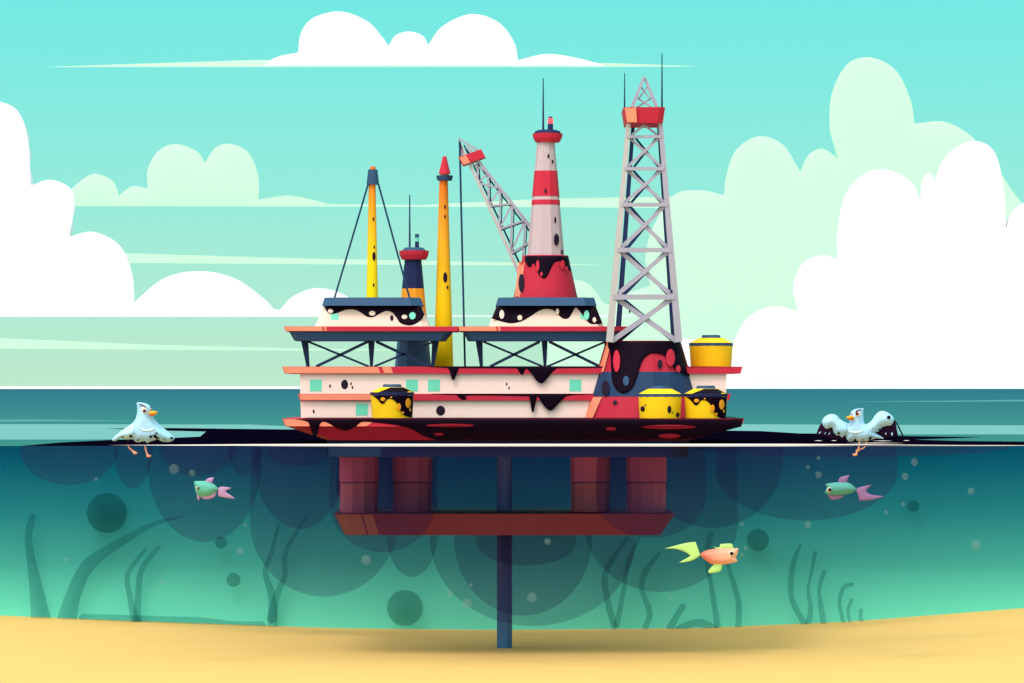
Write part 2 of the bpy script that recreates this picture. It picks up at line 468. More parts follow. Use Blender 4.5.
# hull: an upright band over a flared red bottom
link('hull_band', loft([(418.8, 281.5, 745, HF, HB, 1.5), (426.6, 284.5, 742, HF, HB, 1.5)]), [RED], plat)
link('hull', loft([(426.6, 286, 741, HF+0.1, HB-0.1, 1.5), (440.2, 327, 690, HF+0.8, HB-1.2, 1)]), CRIMSON, plat)
link('oily_deck', loft([(418.3, 300, 744.4, HF+0.05, HB-0.1, 1.5), (418.85, 300, 744.6, HF+0.05, HB-0.1, 1.5)]), OIL, plat)
def hull_d(x, y, off=0.0): return (HF if y <= 426.6 else HF + 0.1 + (y-426.6)/13.6*0.7) - off
coat('lit_panel', [[(283.2, 419.2), (312, 419.2), (312, 426.2), (285.8, 426.2)]], LIT_SALMON, plat, flat(HF), th=0.0, off=0.01, grid=0)  # painted light: this panel and the next show the lit left end
coat('lit_panel', [[(316, 419.2), (378, 419.2), (366, 426.2), (318, 426.2)]], LIT_SALMON, plat, flat(HF), th=0.0, off=0.01, grid=0)
hull_oil = spline([(295, 419, 1), (306, 419.2), (330, 419), (560, 419), (742.5, 419.2, 1), (741.5, 426.6, 1), (690, 439.8, 1), (560, 440), (436, 440, 1), (424, 436), (410, 428.5), (392, 424.4), (376, 422.6), (362, 422), (355, 427), (346, 430.4), (337, 428), (328, 423), (322, 422), (319, 427), (317.4, 434), (315, 438), (312.5, 434), (310, 427), (307, 421.6)], 5)
coat('oil_coat', [hull_oil], OIL, plat, hull_d, grid=4, th=0.08, off=0.05)
for e in [(450, 425.4, 24, 1.6), (439, 434.2, 5, 1.3), (669, 427, 27, 2.2), (669.5, 436, 11, 2.3), (611, 428.8, 5.2, 1.7)]:
    coat('bare_patch', [ell(*e, 28)], CRIMSON, plat, hull_d, grid=2, th=0.03, off=0.2, rp=1)
link('waterline_hull', loft([(437, 325.5, 691, HF+1.4, HB-2, 2), (457.2, 327.5, 688, HF+1.4, HB-2, 2)]), mat('dark blue hull paint', (20, 26, 70)), plat)
coat('lit_panel', [[(328.5, 447), (381, 447), (381, 456.6), (328.5, 456.6)]], mat('lit blue paint', (28, 52, 90)), plat, flat(HF+1.4), th=0.0, off=0.02, grid=0)  # lighter blue stands for light falling on the left of the hull
# storeys
SF, SB = 501.0, 517.0
LOW_WALL = link('lower_storey', loft([(400.2, 300.5, 725.5, SF, SB, 0), (418.4, 301, 725, SF, SB, 0)]), CREAM, plat)
UP_WALL = link('upper_storey', loft([(373.2, 300, 726.5, SF, SB, 0), (394, 300.3, 726, SF, SB, 0)]), CREAM, plat)
link('middle_deck', loft([(393.8, 298, 731, SF-0.45, SB+.5, 0), (400.4, 300, 729, SF-0.45, SB+.5, 0)]), RED, plat)
link('top_deck', loft([(366.6, 282, 742.5, SF-0.5, SB+1.5, 0), (373.6, 284.6, 740.5, SF-0.5, SB+1.5, 0)]), RED, plat)
coat('lit_panel', [[(282.8, 367), (378, 367), (380.5, 373.2), (285.2, 373.2)]], LIT_SALMON, plat, flat(SF-0.5), th=0, off=0.01, grid=0)  # left end of the deck edge painted as if lit, next strip too
coat('lit_panel', [[(382, 367), (391, 367), (393, 373.2), (384, 373.2)]], LIT_SALMON, plat, flat(SF-0.5), th=0, off=0.01, grid=0)
coat('lit_panel', [[(299, 394.2), (378, 394.2), (380, 400), (300.6, 400)]], LIT_SALMON, plat, flat(SF-0.45), th=0, off=0.01, grid=0)  # light on the left of this deck edge is in the colour
def window(parent, x, y, w, h_, dfun, m=GLASS):
    bm = bmesh.new(); pillow([(x, y), (x+w, y), (x+w, y+h_), (x, y+h_)], 0, 0.5, 0.0, 0.05, 4, bm, dfun, side=0.03)
    return link('window', bm, m, parent)
for x, y in [(309.8, 379.6), (406, 379.6), (428, 379.6), (569.4, 379.6), (355.8, 403.6)]:
    window(plat, x, y, 12, 11.8, flat(SF))
coat('oil_coat', [spline([(425, 366.4, 1), (500, 366.2), (735, 366.4, 1), (600, 367.6), (557, 368, 1), (552, 372.5), (546, 380), (541.5, 383.4), (536, 380), (531, 373), (526, 368.2, 1), (523.5, 373), (522, 375), (520, 373), (517, 368.2, 1), (459, 368, 1), (457, 373), (454, 380), (451.5, 378), (450, 372), (448, 368, 1)], 5)], OIL, plat, flat(SF-0.5), grid=2.5, th=0.1, off=0.02)
coat('oil_coat', [spline([(430, 393.6, 1), (600, 393.6, 1), (575, 394.8), (566, 396, 1), (560, 402), (551, 410.4), (544, 406), (539, 398), (537, 396, 1), (535.5, 404), (533.5, 412), (531.6, 411), (530.6, 404), (529, 396, 1), (470, 395.4), (467, 398.6), (463, 399.8), (459, 397.4), (456, 395), (445, 394.6)], 5)], OIL, plat, flat(SF-0.45), grid=2.5, th=0.1, off=0.02)
specks(plat, [(344.6, 384.4, 3.5, 4.8), (330, 386, 0.9, 1.8), (351, 383.6, 0.8, 1.4), (352.4, 387.4, 0.8, 1.6), (506.6, 384, 0.8, 1.5), (509, 388, 0.7, 1.5), (440.6, 410.6, 4.6, 5), (313.6, 411.4, 0.9, 1.9)], flat(SF))
# underwater legs
def uw(name, rgb): return mat(name, rgb, vary=0.06)
LEGU = uw('purple column paint', (196, 96, 146)); LEGL = uw('rusty column paint', (186, 104, 126)); BARM = uw('dull red pontoon paint', (112, 48, 66))
for cx, hw in [(359, 19.6), (412.3, 19.6), (590.3, 19.8), (646.5, 20)]:
    dd = 506 if cx in (359, 646.5) else 509
    L = link('column', lathe(cx, dd, [(456, hw), (483, hw)], 10, rot=0.5), LEGU, plat, smooth=False)
    link('column_sleeve', lathe(cx, dd, [(482.4, hw-0.6), (514.6, hw-0.6)], 10, rot=0.5), LEGL, L, smooth=False)
    link('seam_ring', lathe(cx, dd, [(481.8, hw+0.2), (482.8, hw+0.2)], 10, rot=0.5), NAVY, L, smooth=False)
pon = link('pontoon', loft([(513.8, 333.6, 675.6, 499, 518, 1.2), (535.2, 344.5, 660.5, 500.5, 516.5, 1.2)]), BARM, plat)
coat('lit_panel', [[(335.5, 514.4), (361, 514.4), (366.5, 534.6), (345.5, 534.6)], [(363, 514.4), (373, 514.4), (379, 534.6), (368.5, 534.6)]], uw('lit ochre paint', (150, 92, 74)), plat, lambda x, y, off=0.0: 499 + (y-513.8)/21.4*1.5 - off, th=0, off=0.015, grid=0)  # lit left facet of the pontoon and its stripe, painted on

pipe = link('drill_pipe', lathe(504.5, 513, [(457, 7.6), (649.5, 7.6)], 10, rot=0.5), mat('blue pipe paint', (46, 76, 122), ramp=(2, P(0, 648, 513).z, P(0, 457, 513).z, [(0, (60, 108, 150)), (0.35, (90, 122, 172)), (1, (104, 108, 190))])), smooth=False)
tag(pipe, 'long blue drill pipe running straight down from the platform into the sand', 'drill pipe')

# ------------------------------------------------------------------ raised cabins
def raised_cabin(label, deck, beamx, legs, braces, roof, wall, oilp, gaps, wins, spk):
    cx = (wall[0]+wall[1])/2
    t = thing('raised_cabin', label, 'cabin', P(cx, 366.6, 506), 'raised cabins on truss legs')
    link('deck_edge', loft([(326.4, deck[0], deck[1], 500.5, 512, 0), (331.2, deck[0]+1.2, deck[1]-1.2, 500.5, 512, 0)]), RED, t)
    coat('lit_panel', [[(deck[0]+0.6, 326.7), (deck[0]+38, 326.7), (deck[0]+39, 330.9), (deck[0]+1.6, 330.9)], [(deck[0]+39.6, 326.7), (deck[0]+42, 326.7), (deck[0]+43, 330.9), (deck[0]+40.6, 330.9)]], LIT_SALMON, t, flat(500.5), th=0, off=0.01, grid=0)  # light on the left end of the deck edge, painted with its stripe
    link('deck_beam', loft([(331.2, beamx[0], beamx[1], 501, 511.5, 0.6), (340.6, beamx[2], beamx[3], 501.6, 511, 0.6)]), mat('beam blue paint', (58, 92, 132)), t)
    for (x0, w0, x1, w1) in legs: link('leg', beam(x0, 340.4, x1, 367.2, 505.4, w0, w1, 0.7), mat('dark blue steel', (38, 56, 96)), t)
    for (x0, y0, x1, y1, w) in braces: link('brace', beam(x0, y0, x1, y1, 505.9, w*1.2, w*1.2, 0.25), mat('brace blue steel', (56, 80, 122)), t)
    link('cabin_wall', loft([(305.4, wall[2], wall[3], 502.2, 510.6, 0.8), (326.6, wall[0], wall[1], 501.2, 511.6, 0.8)]), mat('cabin wall paint', (236, 206, 190), vary=0.03), t)
    wd = lambda x, y, off=0.0: 502.2 - (y-305.4)/21.2*1.0 - off
    link('roof', loft([(297.4, roof[0]+2.6, roof[1]-2.6, 501.6, 511.2, 1.4), (305.6, roof[0], roof[1], 501.0, 511.8, 1.4)]), STEELBLUE, t)
    coat('oil_coat', [spline(oilp, 5)], OIL, t, wd, grid=2.5, th=0.1, off=0.02)
    for e in gaps: coat('bare_patch', [ell(*e[:4], 18)], GLASS if len(e) > 4 else mat('cabin wall paint', (0, 0, 0)), t, wd, grid=1.6, th=0.02, off=0.2, rp=1)
    for w in wins: window(t, *w, wd)
    specks(t, spk, wd)
    return t
raised_cabin('left cabin on truss legs, carrying the guyed yellow mast', (284, 458.8), (288.6, 452, 294, 444.6),
    [(304.5, 7, 308, 3), (371.3, 6.6, 371.4, 2.6), (435.6, 7, 432.4, 3)],
    [(308, 341.5, 369, 366.6, 1.8), (316, 366.6, 368, 341.5, 2.4), (376, 341.5, 430, 366.6, 2.4), (374, 366.6, 434, 341.5, 1.8)],
    (321.4, 422.4), (314.5, 429, 324, 420.5),
    [(324.4, 305.3, 1), (420.6, 305.3, 1), (424.6, 314.5, 1), (421, 320), (414, 324.4), (407, 325.2), (400, 322.6), (396, 317), (392, 312.4), (386, 311), (379, 314), (373, 317), (367, 316.6), (361, 312.6), (354, 309.6), (346, 309.8), (338, 312.6), (332, 313.8), (327, 311.6)],
    [(330.6, 311, 2.6, 2), (372.2, 313.2, 3.2, 2.4), (404.4, 316.8, 2.8, 2.1), (412.4, 315.6, 3.2, 3.7, 1)],
    [(330.6, 313.4, 8, 6.4)], [(391.8, 318, 1.8, 3)])
raised_cabin('right cabin on truss legs, carrying the tall beacon tower', (458, 632), (463, 624, 467.5, 617),
    [(479, 7, 481.5, 3), (544.6, 6, 545, 2.6), (608, 7, 605, 3)],
    [(483, 341.5, 543, 366.6, 1.8), (490, 366.6, 540, 341.5, 2.4), (549, 341.5, 600, 366.6, 2.4), (547, 366.6, 606, 341.5, 1.8)],
    (495.5, 597), (488.5, 604.5, 497, 595.5),
    [(497, 305.3, 1), (595.4, 305.3, 1), (602.6, 323.6, 1), (596, 324), (590, 323.4), (585.6, 319), (580, 311.6), (575.6, 307.6), (572.6, 312), (568.6, 318), (563, 318.4), (557.6, 314), (552, 309.8), (545, 309), (538, 311.4), (530, 316.6), (521, 321.4), (511, 323.2), (502, 321.6), (491.6, 318.6, 1)],
    [(501.8, 314.4, 2.4, 4.4), (519.8, 317.6, 2.4, 2.6), (557.4, 311.4, 1.8, 3), (586.6, 315, 2.6, 4.8, 1), (594.4, 319.8, 1.8, 2.6)],
    [(580.2, 312, 5, 7)], [])

# ------------------------------------------------------------------ storage tanks
def tank(cx, base, d, label, oily=None, spk=(), gaps=()):
    t = thing('storage_tank', label, 'tank', P(cx, base, d), 'yellow storage tanks on the platform')
    k = base
    prof = [(k-22.6, 21.6), (k, 20.2)]
    link('tank_shell', lathe(cx, d, prof, 48), YEL, t, smooth=False)
    link('rim', lathe(cx, d, [(k-25.6, 22.1), (k-22.5, 21.9)], 14, rot=0.5), NAVY if oily else STEELBLUE, t, smooth=False)
    rp = [(k-30.6, 11.8), (k-25.5, 21.6)]
    rf = link('tank_roof', lathe(cx, d, rp, 48), YEL, t, smooth=False)
    link('hatch', lathe(cx, d, [(k-33.6, 8.6), (k-30.5, 10)], 24), STEELBLUE, rf, smooth='auto')
    df = on_lathe(cx, d, prof)
    if oily:
        coat('oil_coat', [spline([(cx-20, k-22.6, 1), (cx+21.3, k-22.6, 1), (cx+20.2, k-0.6, 1), (cx+16, k-1.2), (cx+11, k-3.4), (cx+7.6, k-9), (cx+3.6, k-16), (cx-1, k-19), (cx-5, k-18.6), (cx-8, k-14.8), (cx-11, k-14.2), (cx-14, k-17.6), (cx-16.6, k-20)], 5)], OIL, t, df, grid=0.8, th=0.06, off=0.03)
        coat('oil_coat', [spline([(cx-2, k-30.4, 1), (cx+11.4, k-30.4, 1), (cx+21, k-25.7, 1), (cx-14, k-25.7, 1), (cx-9, k-27.6)], 5)], OIL, t, on_lathe(cx, d, rp), grid=1, th=0.05, off=0.03)
        for e in [(-9.4, -18.6, 2.4, 1.8), (6.8, -11, 2, 3.6), (16, -14.6, 2.7, 5), (10.6, -5, 1.2, 1.4), (-1, -20.6, 0.9, 0.7), (18, -8, 0.9, 1.6)]:
            coat('bare_patch', [ell(cx+e[0], k+e[1], e[2], e[3], 18)], mat('orange paint', (250, 160, 34)), t, df, grid=0.8, th=0.02, off=0.14, rp=0.8)
    specks(t, [(cx+a, k+b, c, e) for a, b, c, e in spk], df)
    return t
tank(392.2, 417.8, 493.5, 'oil-smeared yellow tank standing alone on the left of the lower deck', oily=True)
tank(711, 368.6, 507, 'clean yellow tank on the upper deck at the right end', spk=())
tank(660, 419.4, 491.2, 'yellow tank with a few black specks in front of the derrick base', spk=[(-17.4, -10.6, 2.2, 2.8), (-14.8, -14.2, .6, 1.2), (9.4, -10, 2, 3.8), (17.8, -4.6, 1.8, 2.4), (12.6, -7, .5, 1)])
tank(705.8, 419.2, 491.6, 'oil-smeared yellow tank on the lower deck below the clean tank', oily=True)

# ------------------------------------------------------------------ lattice derrick on its cone
DC, DD = 643.2, 503.0
der = thing('lattice_derrick', 'tall grey lattice derrick on an oil-covered red and blue cone', 'derrick', P(DC, 419, DD))
cone = [(341, 37.4), (420, 60.8)]
def cw(y): return float(np.interp(y, [341, 420], [37.4, 60.8]))
CONER = mat('worn red paint', (186, 40, 62))
link('cone_top', lathe(DC, DD, [(341, cw(341)), (372, cw(372))], 18, rot=0.5), CONER, der, smooth=False)
link('cone_band', lathe(DC, DD, [(371.9, cw(372)+.25), (396.4, cw(396.4)+.25)], 18, rot=0.5), mat('deep blue paint', (38, 62, 96)), der, smooth=False)
link('cone_foot', lathe(DC, DD, [(396.3, cw(396.4)), (420, cw(420))], 18, rot=0.5), CONER, der, smooth=False)
cd = on_lathe(DC, DD, cone, 0.05)
coat('lit_panel', [[(607, 342), (611.5, 342), (603.6, 371.6), (598.4, 371.6)], [(591, 397), (601.8, 397), (592, 419.4), (584.6, 419.4)]], LIT_SALMON, der, cd, grid=4, th=0, off=0.02)  # lit left facet of the cone, painted as salmon strips
coat('oil_coat', [spline([(608.5, 341.2, 1), (645, 341), (680.2, 341.2, 1), (690.4, 376, 1), (682, 373.4), (675, 368.6), (670, 361.6), (665, 356), (658, 353.4), (650, 353.8), (643.6, 358.6), (640, 367), (636.5, 379), (632, 388), (624, 392.8), (616.6, 390), (612.4, 381), (611, 368), (610.4, 354), (607.6, 345.4)], 6)], OIL, der, cd, grid=1.5, th=0.1, off=0.04)
for e in [(616.5, 361, 3.4, 11), (670.6, 357.6, 4.4, 8.6), (678.4, 368.8, 2.4, 3.6)]: coat('bare_patch', [ell(*e)], RED, der, cd, grid=1.5, th=0.03, off=0.2, rp=1)
coat('bare_patch', [ell(626, 380.8, 3, 5)], STEELBLUE, der, cd, grid=2, th=0.03, off=0.24, rp=1)
specks(der, [(660, 364, 2.4, 4.6), (605.4, 388.4, 4, 7.8), (615, 402.4, 2.3, 2.2)], cd, 0.05)
FD, BD = 498.6, 507.4
def lx(y): return float(np.interp(y, [122, 342], [628.6, 609.6]))
def rx(y): return float(np.interp(y, [122, 342], [660.4, 678.8]))
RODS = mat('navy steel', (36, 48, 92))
link('leg', beam(609.6, 342, 628.6, 122, FD, 7.2, 4.4, 0.8), mat('warm grey steel', (192, 184, 184)), der)
link('leg', beam(678.8, 342, 660.4, 122, FD, 7.2, 4.4, 0.8), GREY, der)
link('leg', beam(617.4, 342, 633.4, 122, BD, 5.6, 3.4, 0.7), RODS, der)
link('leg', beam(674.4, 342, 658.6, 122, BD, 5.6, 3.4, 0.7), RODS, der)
lev = [342, 297, 250, 204.6, 168.6, 136.6, 122]
for a, b in zip(lev, lev[1:]):
    w = float(np.interp(a, [130, 342], [2.4, 5.2]))
    if b > 122: link('crossbar', beam(lx(b), b, rx(b), b, FD-0.1, w, w, 0.35), GREY, der)
    if b > 130:
        link('brace', beam(lx(a)+2, a-1, rx(b)-2, b+1, FD+0.25, w, w*0.92, 0.22), GREY, der)
        link('brace', beam(rx(a)-2, a-1, lx(b)+2, b+1, FD+0.5, w, w*0.92, 0.22), GREY, der)
        link('brace', beam(lx(a)+9, a-1, rx(b)-5, b+1, BD, w*.8, w*.7, 0.2), RODS, der)  # thin navy bars stand in for the shadow side of the diagonals
        link('brace', beam(rx(a)-5, a-1, lx(b)+8, b+1, BD+.25, w*.8, w*.7, 0.2), RODS, der)  # same painted shadow side for the opposite diagonal
    else:
        link('brace', beam(lx(a)+2, a, 644.5, b+3, FD+0.25, 2.2, 2.2, 0.2), GREY, der)
        link('brace', beam(rx(a)-2, a, 644.5, b+3, FD+0.5, 2.2, 2.2, 0.2), GREY, der)
link('crown', loft([(107, 623.6, 665.4, 497.4, 508, 0.7), (122.8, 626, 663, 497.8, 507.4, 0.7)]), RED, der)
coat('lit_panel', [[(624.6, 107.6), (636, 107.6), (637, 122.2), (627, 122.2)]], LIT_SALMON, der, flat(497.3), th=0, off=0.02, grid=0)  # lit left part of the crown, painted on
pk = link('peak', beam(632, 107.4, 644, 77, 500.4, 3.4, 2.4, 0.5), GREY, der)
for args in [(657, 107.4, 644.4, 77, 500.7, 3.4, 2.4), (636, 97, 652, 107.4, 501, 1.6, 1.6), (653, 97, 637, 107.4, 501.2, 1.6, 1.6), (640.4, 86, 649, 97.5, 500.9, 1.6, 1.6), (648.2, 86, 639.4, 97.5, 500.8, 1.6, 1.6)]:
    link('peak_strut', beam(*args, 0.3), GREY, pk)
link('antenna', tube(P(624.6, 107.4, 503), P(624.6, 73, 503), 0.1, 0.05), RODS, der)
link('antenna', tube(P(662, 107.4, 503), P(662, 53.4, 503), 0.12, 0.06), RODS, der)
specks(der, [(629.6, 311.4, 0.8, 2), (671.6, 291.6, 1, 1.8)], flat(FD-0.05))

# ------------------------------------------------------------------ beacon tower
TC, TD = 545.8, 506.5
tw = thing('beacon_tower', 'tall red and white beacon tower with a red lamp on top', 'tower', P(TC, 297.4, TD))
def shaft_w(y): return float(np.interp(y, [142, 255.8], [8.8, 18.6]))
bp_ = [(255.6, 22.8), (298, 32.2)]
link('tower_base', lathe(TC-0.3, TD, bp_, 48), CONER, tw, smooth=False)
bd = on_lathe(TC-0.3, TD, bp_)
coat('lit_panel', [[(518.6, 262), (524.6, 262), (520, 297), (514.6, 297)]], LIT_SALMON, tw, bd, grid=4, th=0, off=0.02)  # painted-on light along the left flank of the base
coat('oil_coat', [spline([(525.5, 255.8, 1), (568, 255.8, 1), (571.5, 271.8, 1), (567, 268), (563, 263), (559, 261), (554, 263), (551, 268.4), (545.6, 278), (539.6, 276), (536.4, 268), (533, 263), (530.6, 267), (527.6, 266), (524.8, 260)], 5)], OIL, tw, bd, grid=1.2, th=0.08, off=0.03)
for e in [(537.6, 265.6, 1.6, 5.4), (541.4, 274, 1.2, 2.2), (562.6, 264.6, 2.4, 4.6), (566.6, 268.6, 1.4, 2.4)]: coat('bare_patch', [ell(*e)], RED, tw, bd, grid=1, th=0.02, off=0.16, rp=.8)
specks(tw, [(521.4, 283, 3, 9.4)], bd, 0.04)
sh = link('tower_shaft', lathe(TC, TD, [(142, shaft_w(142)), (256, shaft_w(256))], 10, rot=0.5), SHAFT, tw, smooth=False)
for a, b in [(171, 196.6), (200, 205)]:
    link('painted_band', lathe(TC, TD, [(a, shaft_w(a)+.25), (b, shaft_w(b)+.25)], 10, rot=0.5), RED, sh, smooth=False)
sd = on_lathe(TC, TD, [(142, 8.8), (255.8, 18.6)], 0.04)
specks(tw, [(548.4, 156, 1, 2.2), (552.8, 161.6, .9, 2), (545.6, 190.8, 1.1, 2.4), (555.4, 220, 1, 3), (556.6, 239.6, 2.6, 6), (562, 252, 1, 2.4)], sd, 0.03)
link('gallery', lathe(547.5, TD, [(133.6, 15.2), (138, 14.4), (142.4, 12)], 14, rot=0.5), RED, tw, smooth=False)
link('gallery_roof', lathe(547.5, TD, [(130, 9), (131.4, 12.6), (133.7, 13.4)], 40), NAVY, tw, smooth='auto')
link('antenna', tube(P(543.2, 130.4, TD), P(543.2, 78, TD), 0.14, 0.06), RODS, tw)
bl = link('beacon', lathe(550.4, TD, [(123.6, 2.6), (130.4, 2.8)], 24), RODS, tw, smooth='auto')
LAMP = bpy.data.materials.new('red lamp glass'); LAMP.use_nodes = True
b_ = LAMP.node_tree.nodes['Principled BSDF']; b_.inputs['Base Color'].default_value = (0.6, 0.03, 0.05, 1)
b_.inputs['Emission Color'].default_value = (1, 0.06, 0.08, 1); b_.inputs['Emission Strength'].default_value = 1.2
link('lamp', lathe(550.4, TD, [(118, 1.9), (119, 2.7), (123.7, 2.7)], 24), LAMP, bl, smooth='auto')
link('lamp_cap', lathe(550.4, TD, [(116.6, 1.6), (118.1, 2.4)], 24), RODS, bl, smooth='auto')

# ------------------------------------------------------------------ crane
cr = thing('crane', 'grey lattice crane boom leaning left behind the beacon tower', 'crane', P(537, 297.4, 510.9))
CDp = 510.6
L0, L1 = (460, 143), (530, 297); R0, R1 = (467, 146), (548, 249)
link('chord', beam(L1[0], L1[1], L0[0], L0[1], CDp, 3.8, 2.4, 0.35), mat('warm grey steel', (192, 184, 184)), cr)
link('chord', beam(R1[0], R1[1], R0[0], R0[1], CDp, 3.4, 2.2, 0.35), GREY, cr)
link('chord', beam(L1[0]+4, L1[1]-3, L0[0]+4, L0[1]+2, CDp+2.2, 2.0, 1.4, 0.3), RODS, cr)
link('chord', beam(R1[0]-3, R1[1]+2, R0[0]-1, R0[1]+3, CDp+2.2, 1.8, 1.4, 0.3), RODS, cr)
link('boom_tip', beam(458.6, 138, 463, 157, CDp, 1.2, 3, 0.3), GREY, cr)
link('boom_tip', beam(458.8, 138.2, 477, 150, CDp+.1, 1.2, 2.6, 0.3), GREY, cr)
def lp(t): return (L0[0]+(L1[0]-L0[0])*t, L0[1]+(L1[1]-L0[1])*t)
def rp_(t): return (R0[0]+(R1[0]-R0[0])*t, R0[1]+(R1[1]-R0[1])*t)
ts = [0.12, 0.26, 0.41, 0.56, 0.72, 0.88]
for i, (a, b) in enumerate(zip(ts, ts[1:])):
    for k, (p, q) in enumerate([(lp(a), rp_(b)), (rp_(a), lp(b)), (lp(b), rp_(b))]):
        link('brace', beam(*p, *q, CDp+0.06+0.08*k, 1.9, 1.9, 0.14), GREY, cr)
        if k < 2: link('brace', beam(p[0]+2, p[1]+1, q[0]+2, q[1]+1, CDp+2.1+0.1*k, 1.2, 1.2, 0.14), RODS, cr)
link('collar', prism([(458.4, 157.4), (481, 149), (485.4, 157), (463, 165.4)], CDp-0.5, 3.2), RED, cr)
coat('lit_panel', [[(459.4, 157.6), (466, 155.2), (470, 162.4), (463.6, 164.8)]], LIT_SALMON, cr, flat(CDp-0.5), th=0, off=0.02, grid=0)  # left end of the collar coloured as if lit
link('cable', tube(P(459.6, 141, CDp-0.2), P(465, 366.5, CDp-0.2), 0.13), mat('dark cable', (34, 62, 96)), cr)

# ------------------------------------------------------------------ masts and stacks at left
ms = thing('guyed_mast', 'slim yellow mast with two stay wires on the left cabin roof', 'mast', P(371.8, 297.4, 506))
mp = [(184, 3.4), (298, 5.8)]
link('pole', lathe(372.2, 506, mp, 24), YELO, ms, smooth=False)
link('collar', lathe(372.8, 506, [(169.6, 4.7), (184.6, 6.3)], 24), STEELBLUE, ms, smooth='auto')
link('pole_cap', lathe(372.8, 506, [(166.6, 2.6), (169.8, 2.9)], 20), YELO, ms, smooth='auto')
for a, b in [((368.2, 184), (334.6, 297.6)), ((378.4, 184), (409.6, 298))]:
    link('stay_wire', tube(P(*a, 505.6), P(*b, 505), 0.12), mat('dark cable', (34, 62, 96)), ms)
specks(ms, [(373.4, 219, .9, 1.9), (374.2, 247, .7, 1.6), (374, 256.2, 1.7, 4.4), (373.6, 285, .9, 1.8)], on_lathe(372.2, 506, mp))

fn = thing('funnel', 'navy and orange funnel with a red gallery between mast and yellow stack', 'funnel', P(413.6, 366.6, 514))
def fw(y): return float(np.interp(y, [259, 367], [8.4, 18.2]))
link('funnel_foot', lathe(413, 514, [(327, fw(327)), (367, fw(367))], 10, rot=0.5), mat('light steel blue paint', (92, 130, 170)), fn, smooth=False)
link('orange_band', lathe(413, 514, [(288.6, fw(288.6)), (327.1, fw(327))], 10, rot=0.5), mat('orange paint', (250, 160, 34)), fn, smooth=False)
link('funnel_top', lathe(413, 514, [(259, fw(259)), (288.7, fw(288.6))], 10, rot=0.5), NAVY, fn, smooth=False)
link('gallery', lathe(414, 514, [(250.8, 15), (255, 14.4), (259.6, 12.4)], 14, rot=0.5), RED, fn, smooth=False)
link('gallery_roof', lathe(414, 514, [(247.6, 9), (250.9, 12.4)], 40), STEELBLUE, fn, smooth='auto')
link('antenna', tube(P(409.7, 248, 514), P(409.7, 195, 514), 0.13, 0.07), RODS, fn)
la = link('lamp_post', lathe(417, 514, [(241.6, 2), (248, 2.1)], 20), RODS, fn, smooth='auto')
link('lamp', lathe(417, 514, [(237.6, 2), (241.7, 2)], 20), GLASS, la, smooth='auto')
link('lamp_cap', lathe(417, 514, [(234, 2), (237.7, 2)], 20), STEELBLUE, la, smooth='auto')

st = thing('yellow_stack', 'tall tapering yellow stack topped by a red cone', 'stack', P(441.5, 366.6, 515))
sp_ = [(180, 4.2), (366.8, 9.8)]
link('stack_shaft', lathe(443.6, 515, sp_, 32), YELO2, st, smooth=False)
link('collar', lathe(444.6, 515, [(175.6, 8.4), (177.4, 8.2), (180.6, 7.2)], 32), STEELBLUE, st, smooth='auto')
link('neck', lathe(444.6, 515, [(173.6, 4.2), (175.8, 4.2)], 24), YELO2, st, smooth='auto')
link('cone_cap', lathe(444.6, 515, [(156.4, 1.8), (174, 6)], 10, rot=0.5), RED, st, smooth=False)
specks(st, [(445, 206.8, .9, 2), (445, 216.6, .8, 1.8), (445.2, 277.4, 2.1, 5.2), (447.6, 287.4, .9, 1.8)], on_lathe(443.6, 515, sp_))

# ================================================================== gulls
FEATH = mat('pale blue feathers', (170, 212, 240), rough=0.8, vary=0.04, scale=1.5)
WINGB = mat('blue wing feathers', (160, 210, 236), rough=0.8, vary=0.04, scale=1.5)
BEAK = mat('orange beak', (250, 170, 40)); EYEW = mat('cream eye', (252, 238, 214), rough=0.3); PUPIL = mat('dark red pupil', (92, 10, 22), rough=0.2)
LEGP = mat('pink bird skin', (248, 172, 140)); BROW = mat('dark brow', (84, 44, 64))
def G1(pts): return [(100 + p[0]/8.54, 390 + p[1]/8.54) + tuple(p[2:]) for p in pts]
def G2(pts): return [(800 + p[0]/8.533, 390 + p[1]/8.533) + tuple(p[2:]) for p in pts]
GD = 471.4
def on_pillow(pts, d, rp, front, sp=4):
    A = np.array([q[:2] for q in spline(pts, sp)]); B = np.roll(A, -1, axis=0)
    def f(x, y, off=0.0):
        t = float(edge_dist(np.array([[x, y]]), A, B)[0])/rp
        t = min(1, t); return d - front*(1-(1-t)**2) - off
    return f
def gull_part(name, pts, m, par, d, front=0.25, back=0.25, rp=2, grid=1.2, sp=4, dfun=None):
    return link(name, pillow(spline(pts, sp) if sp else pts, d, rp, front, back, grid, dfun=dfun, side=0.03), m, par, smooth=True)
def dot(x, y, r): return [(x-r, y), (x, y-r), (x+r, y), (x, y+r)]
def lift(f, o): return lambda x, y: f(x, y, o)
BRIGHT = mat('bright feather', (222, 246, 252), rough=.8); LOWB = mat('dark orange beak', (226, 104, 34)); OILF = mat('oiled black feathers', (34, 10, 36), rough=.8, spec=.05)

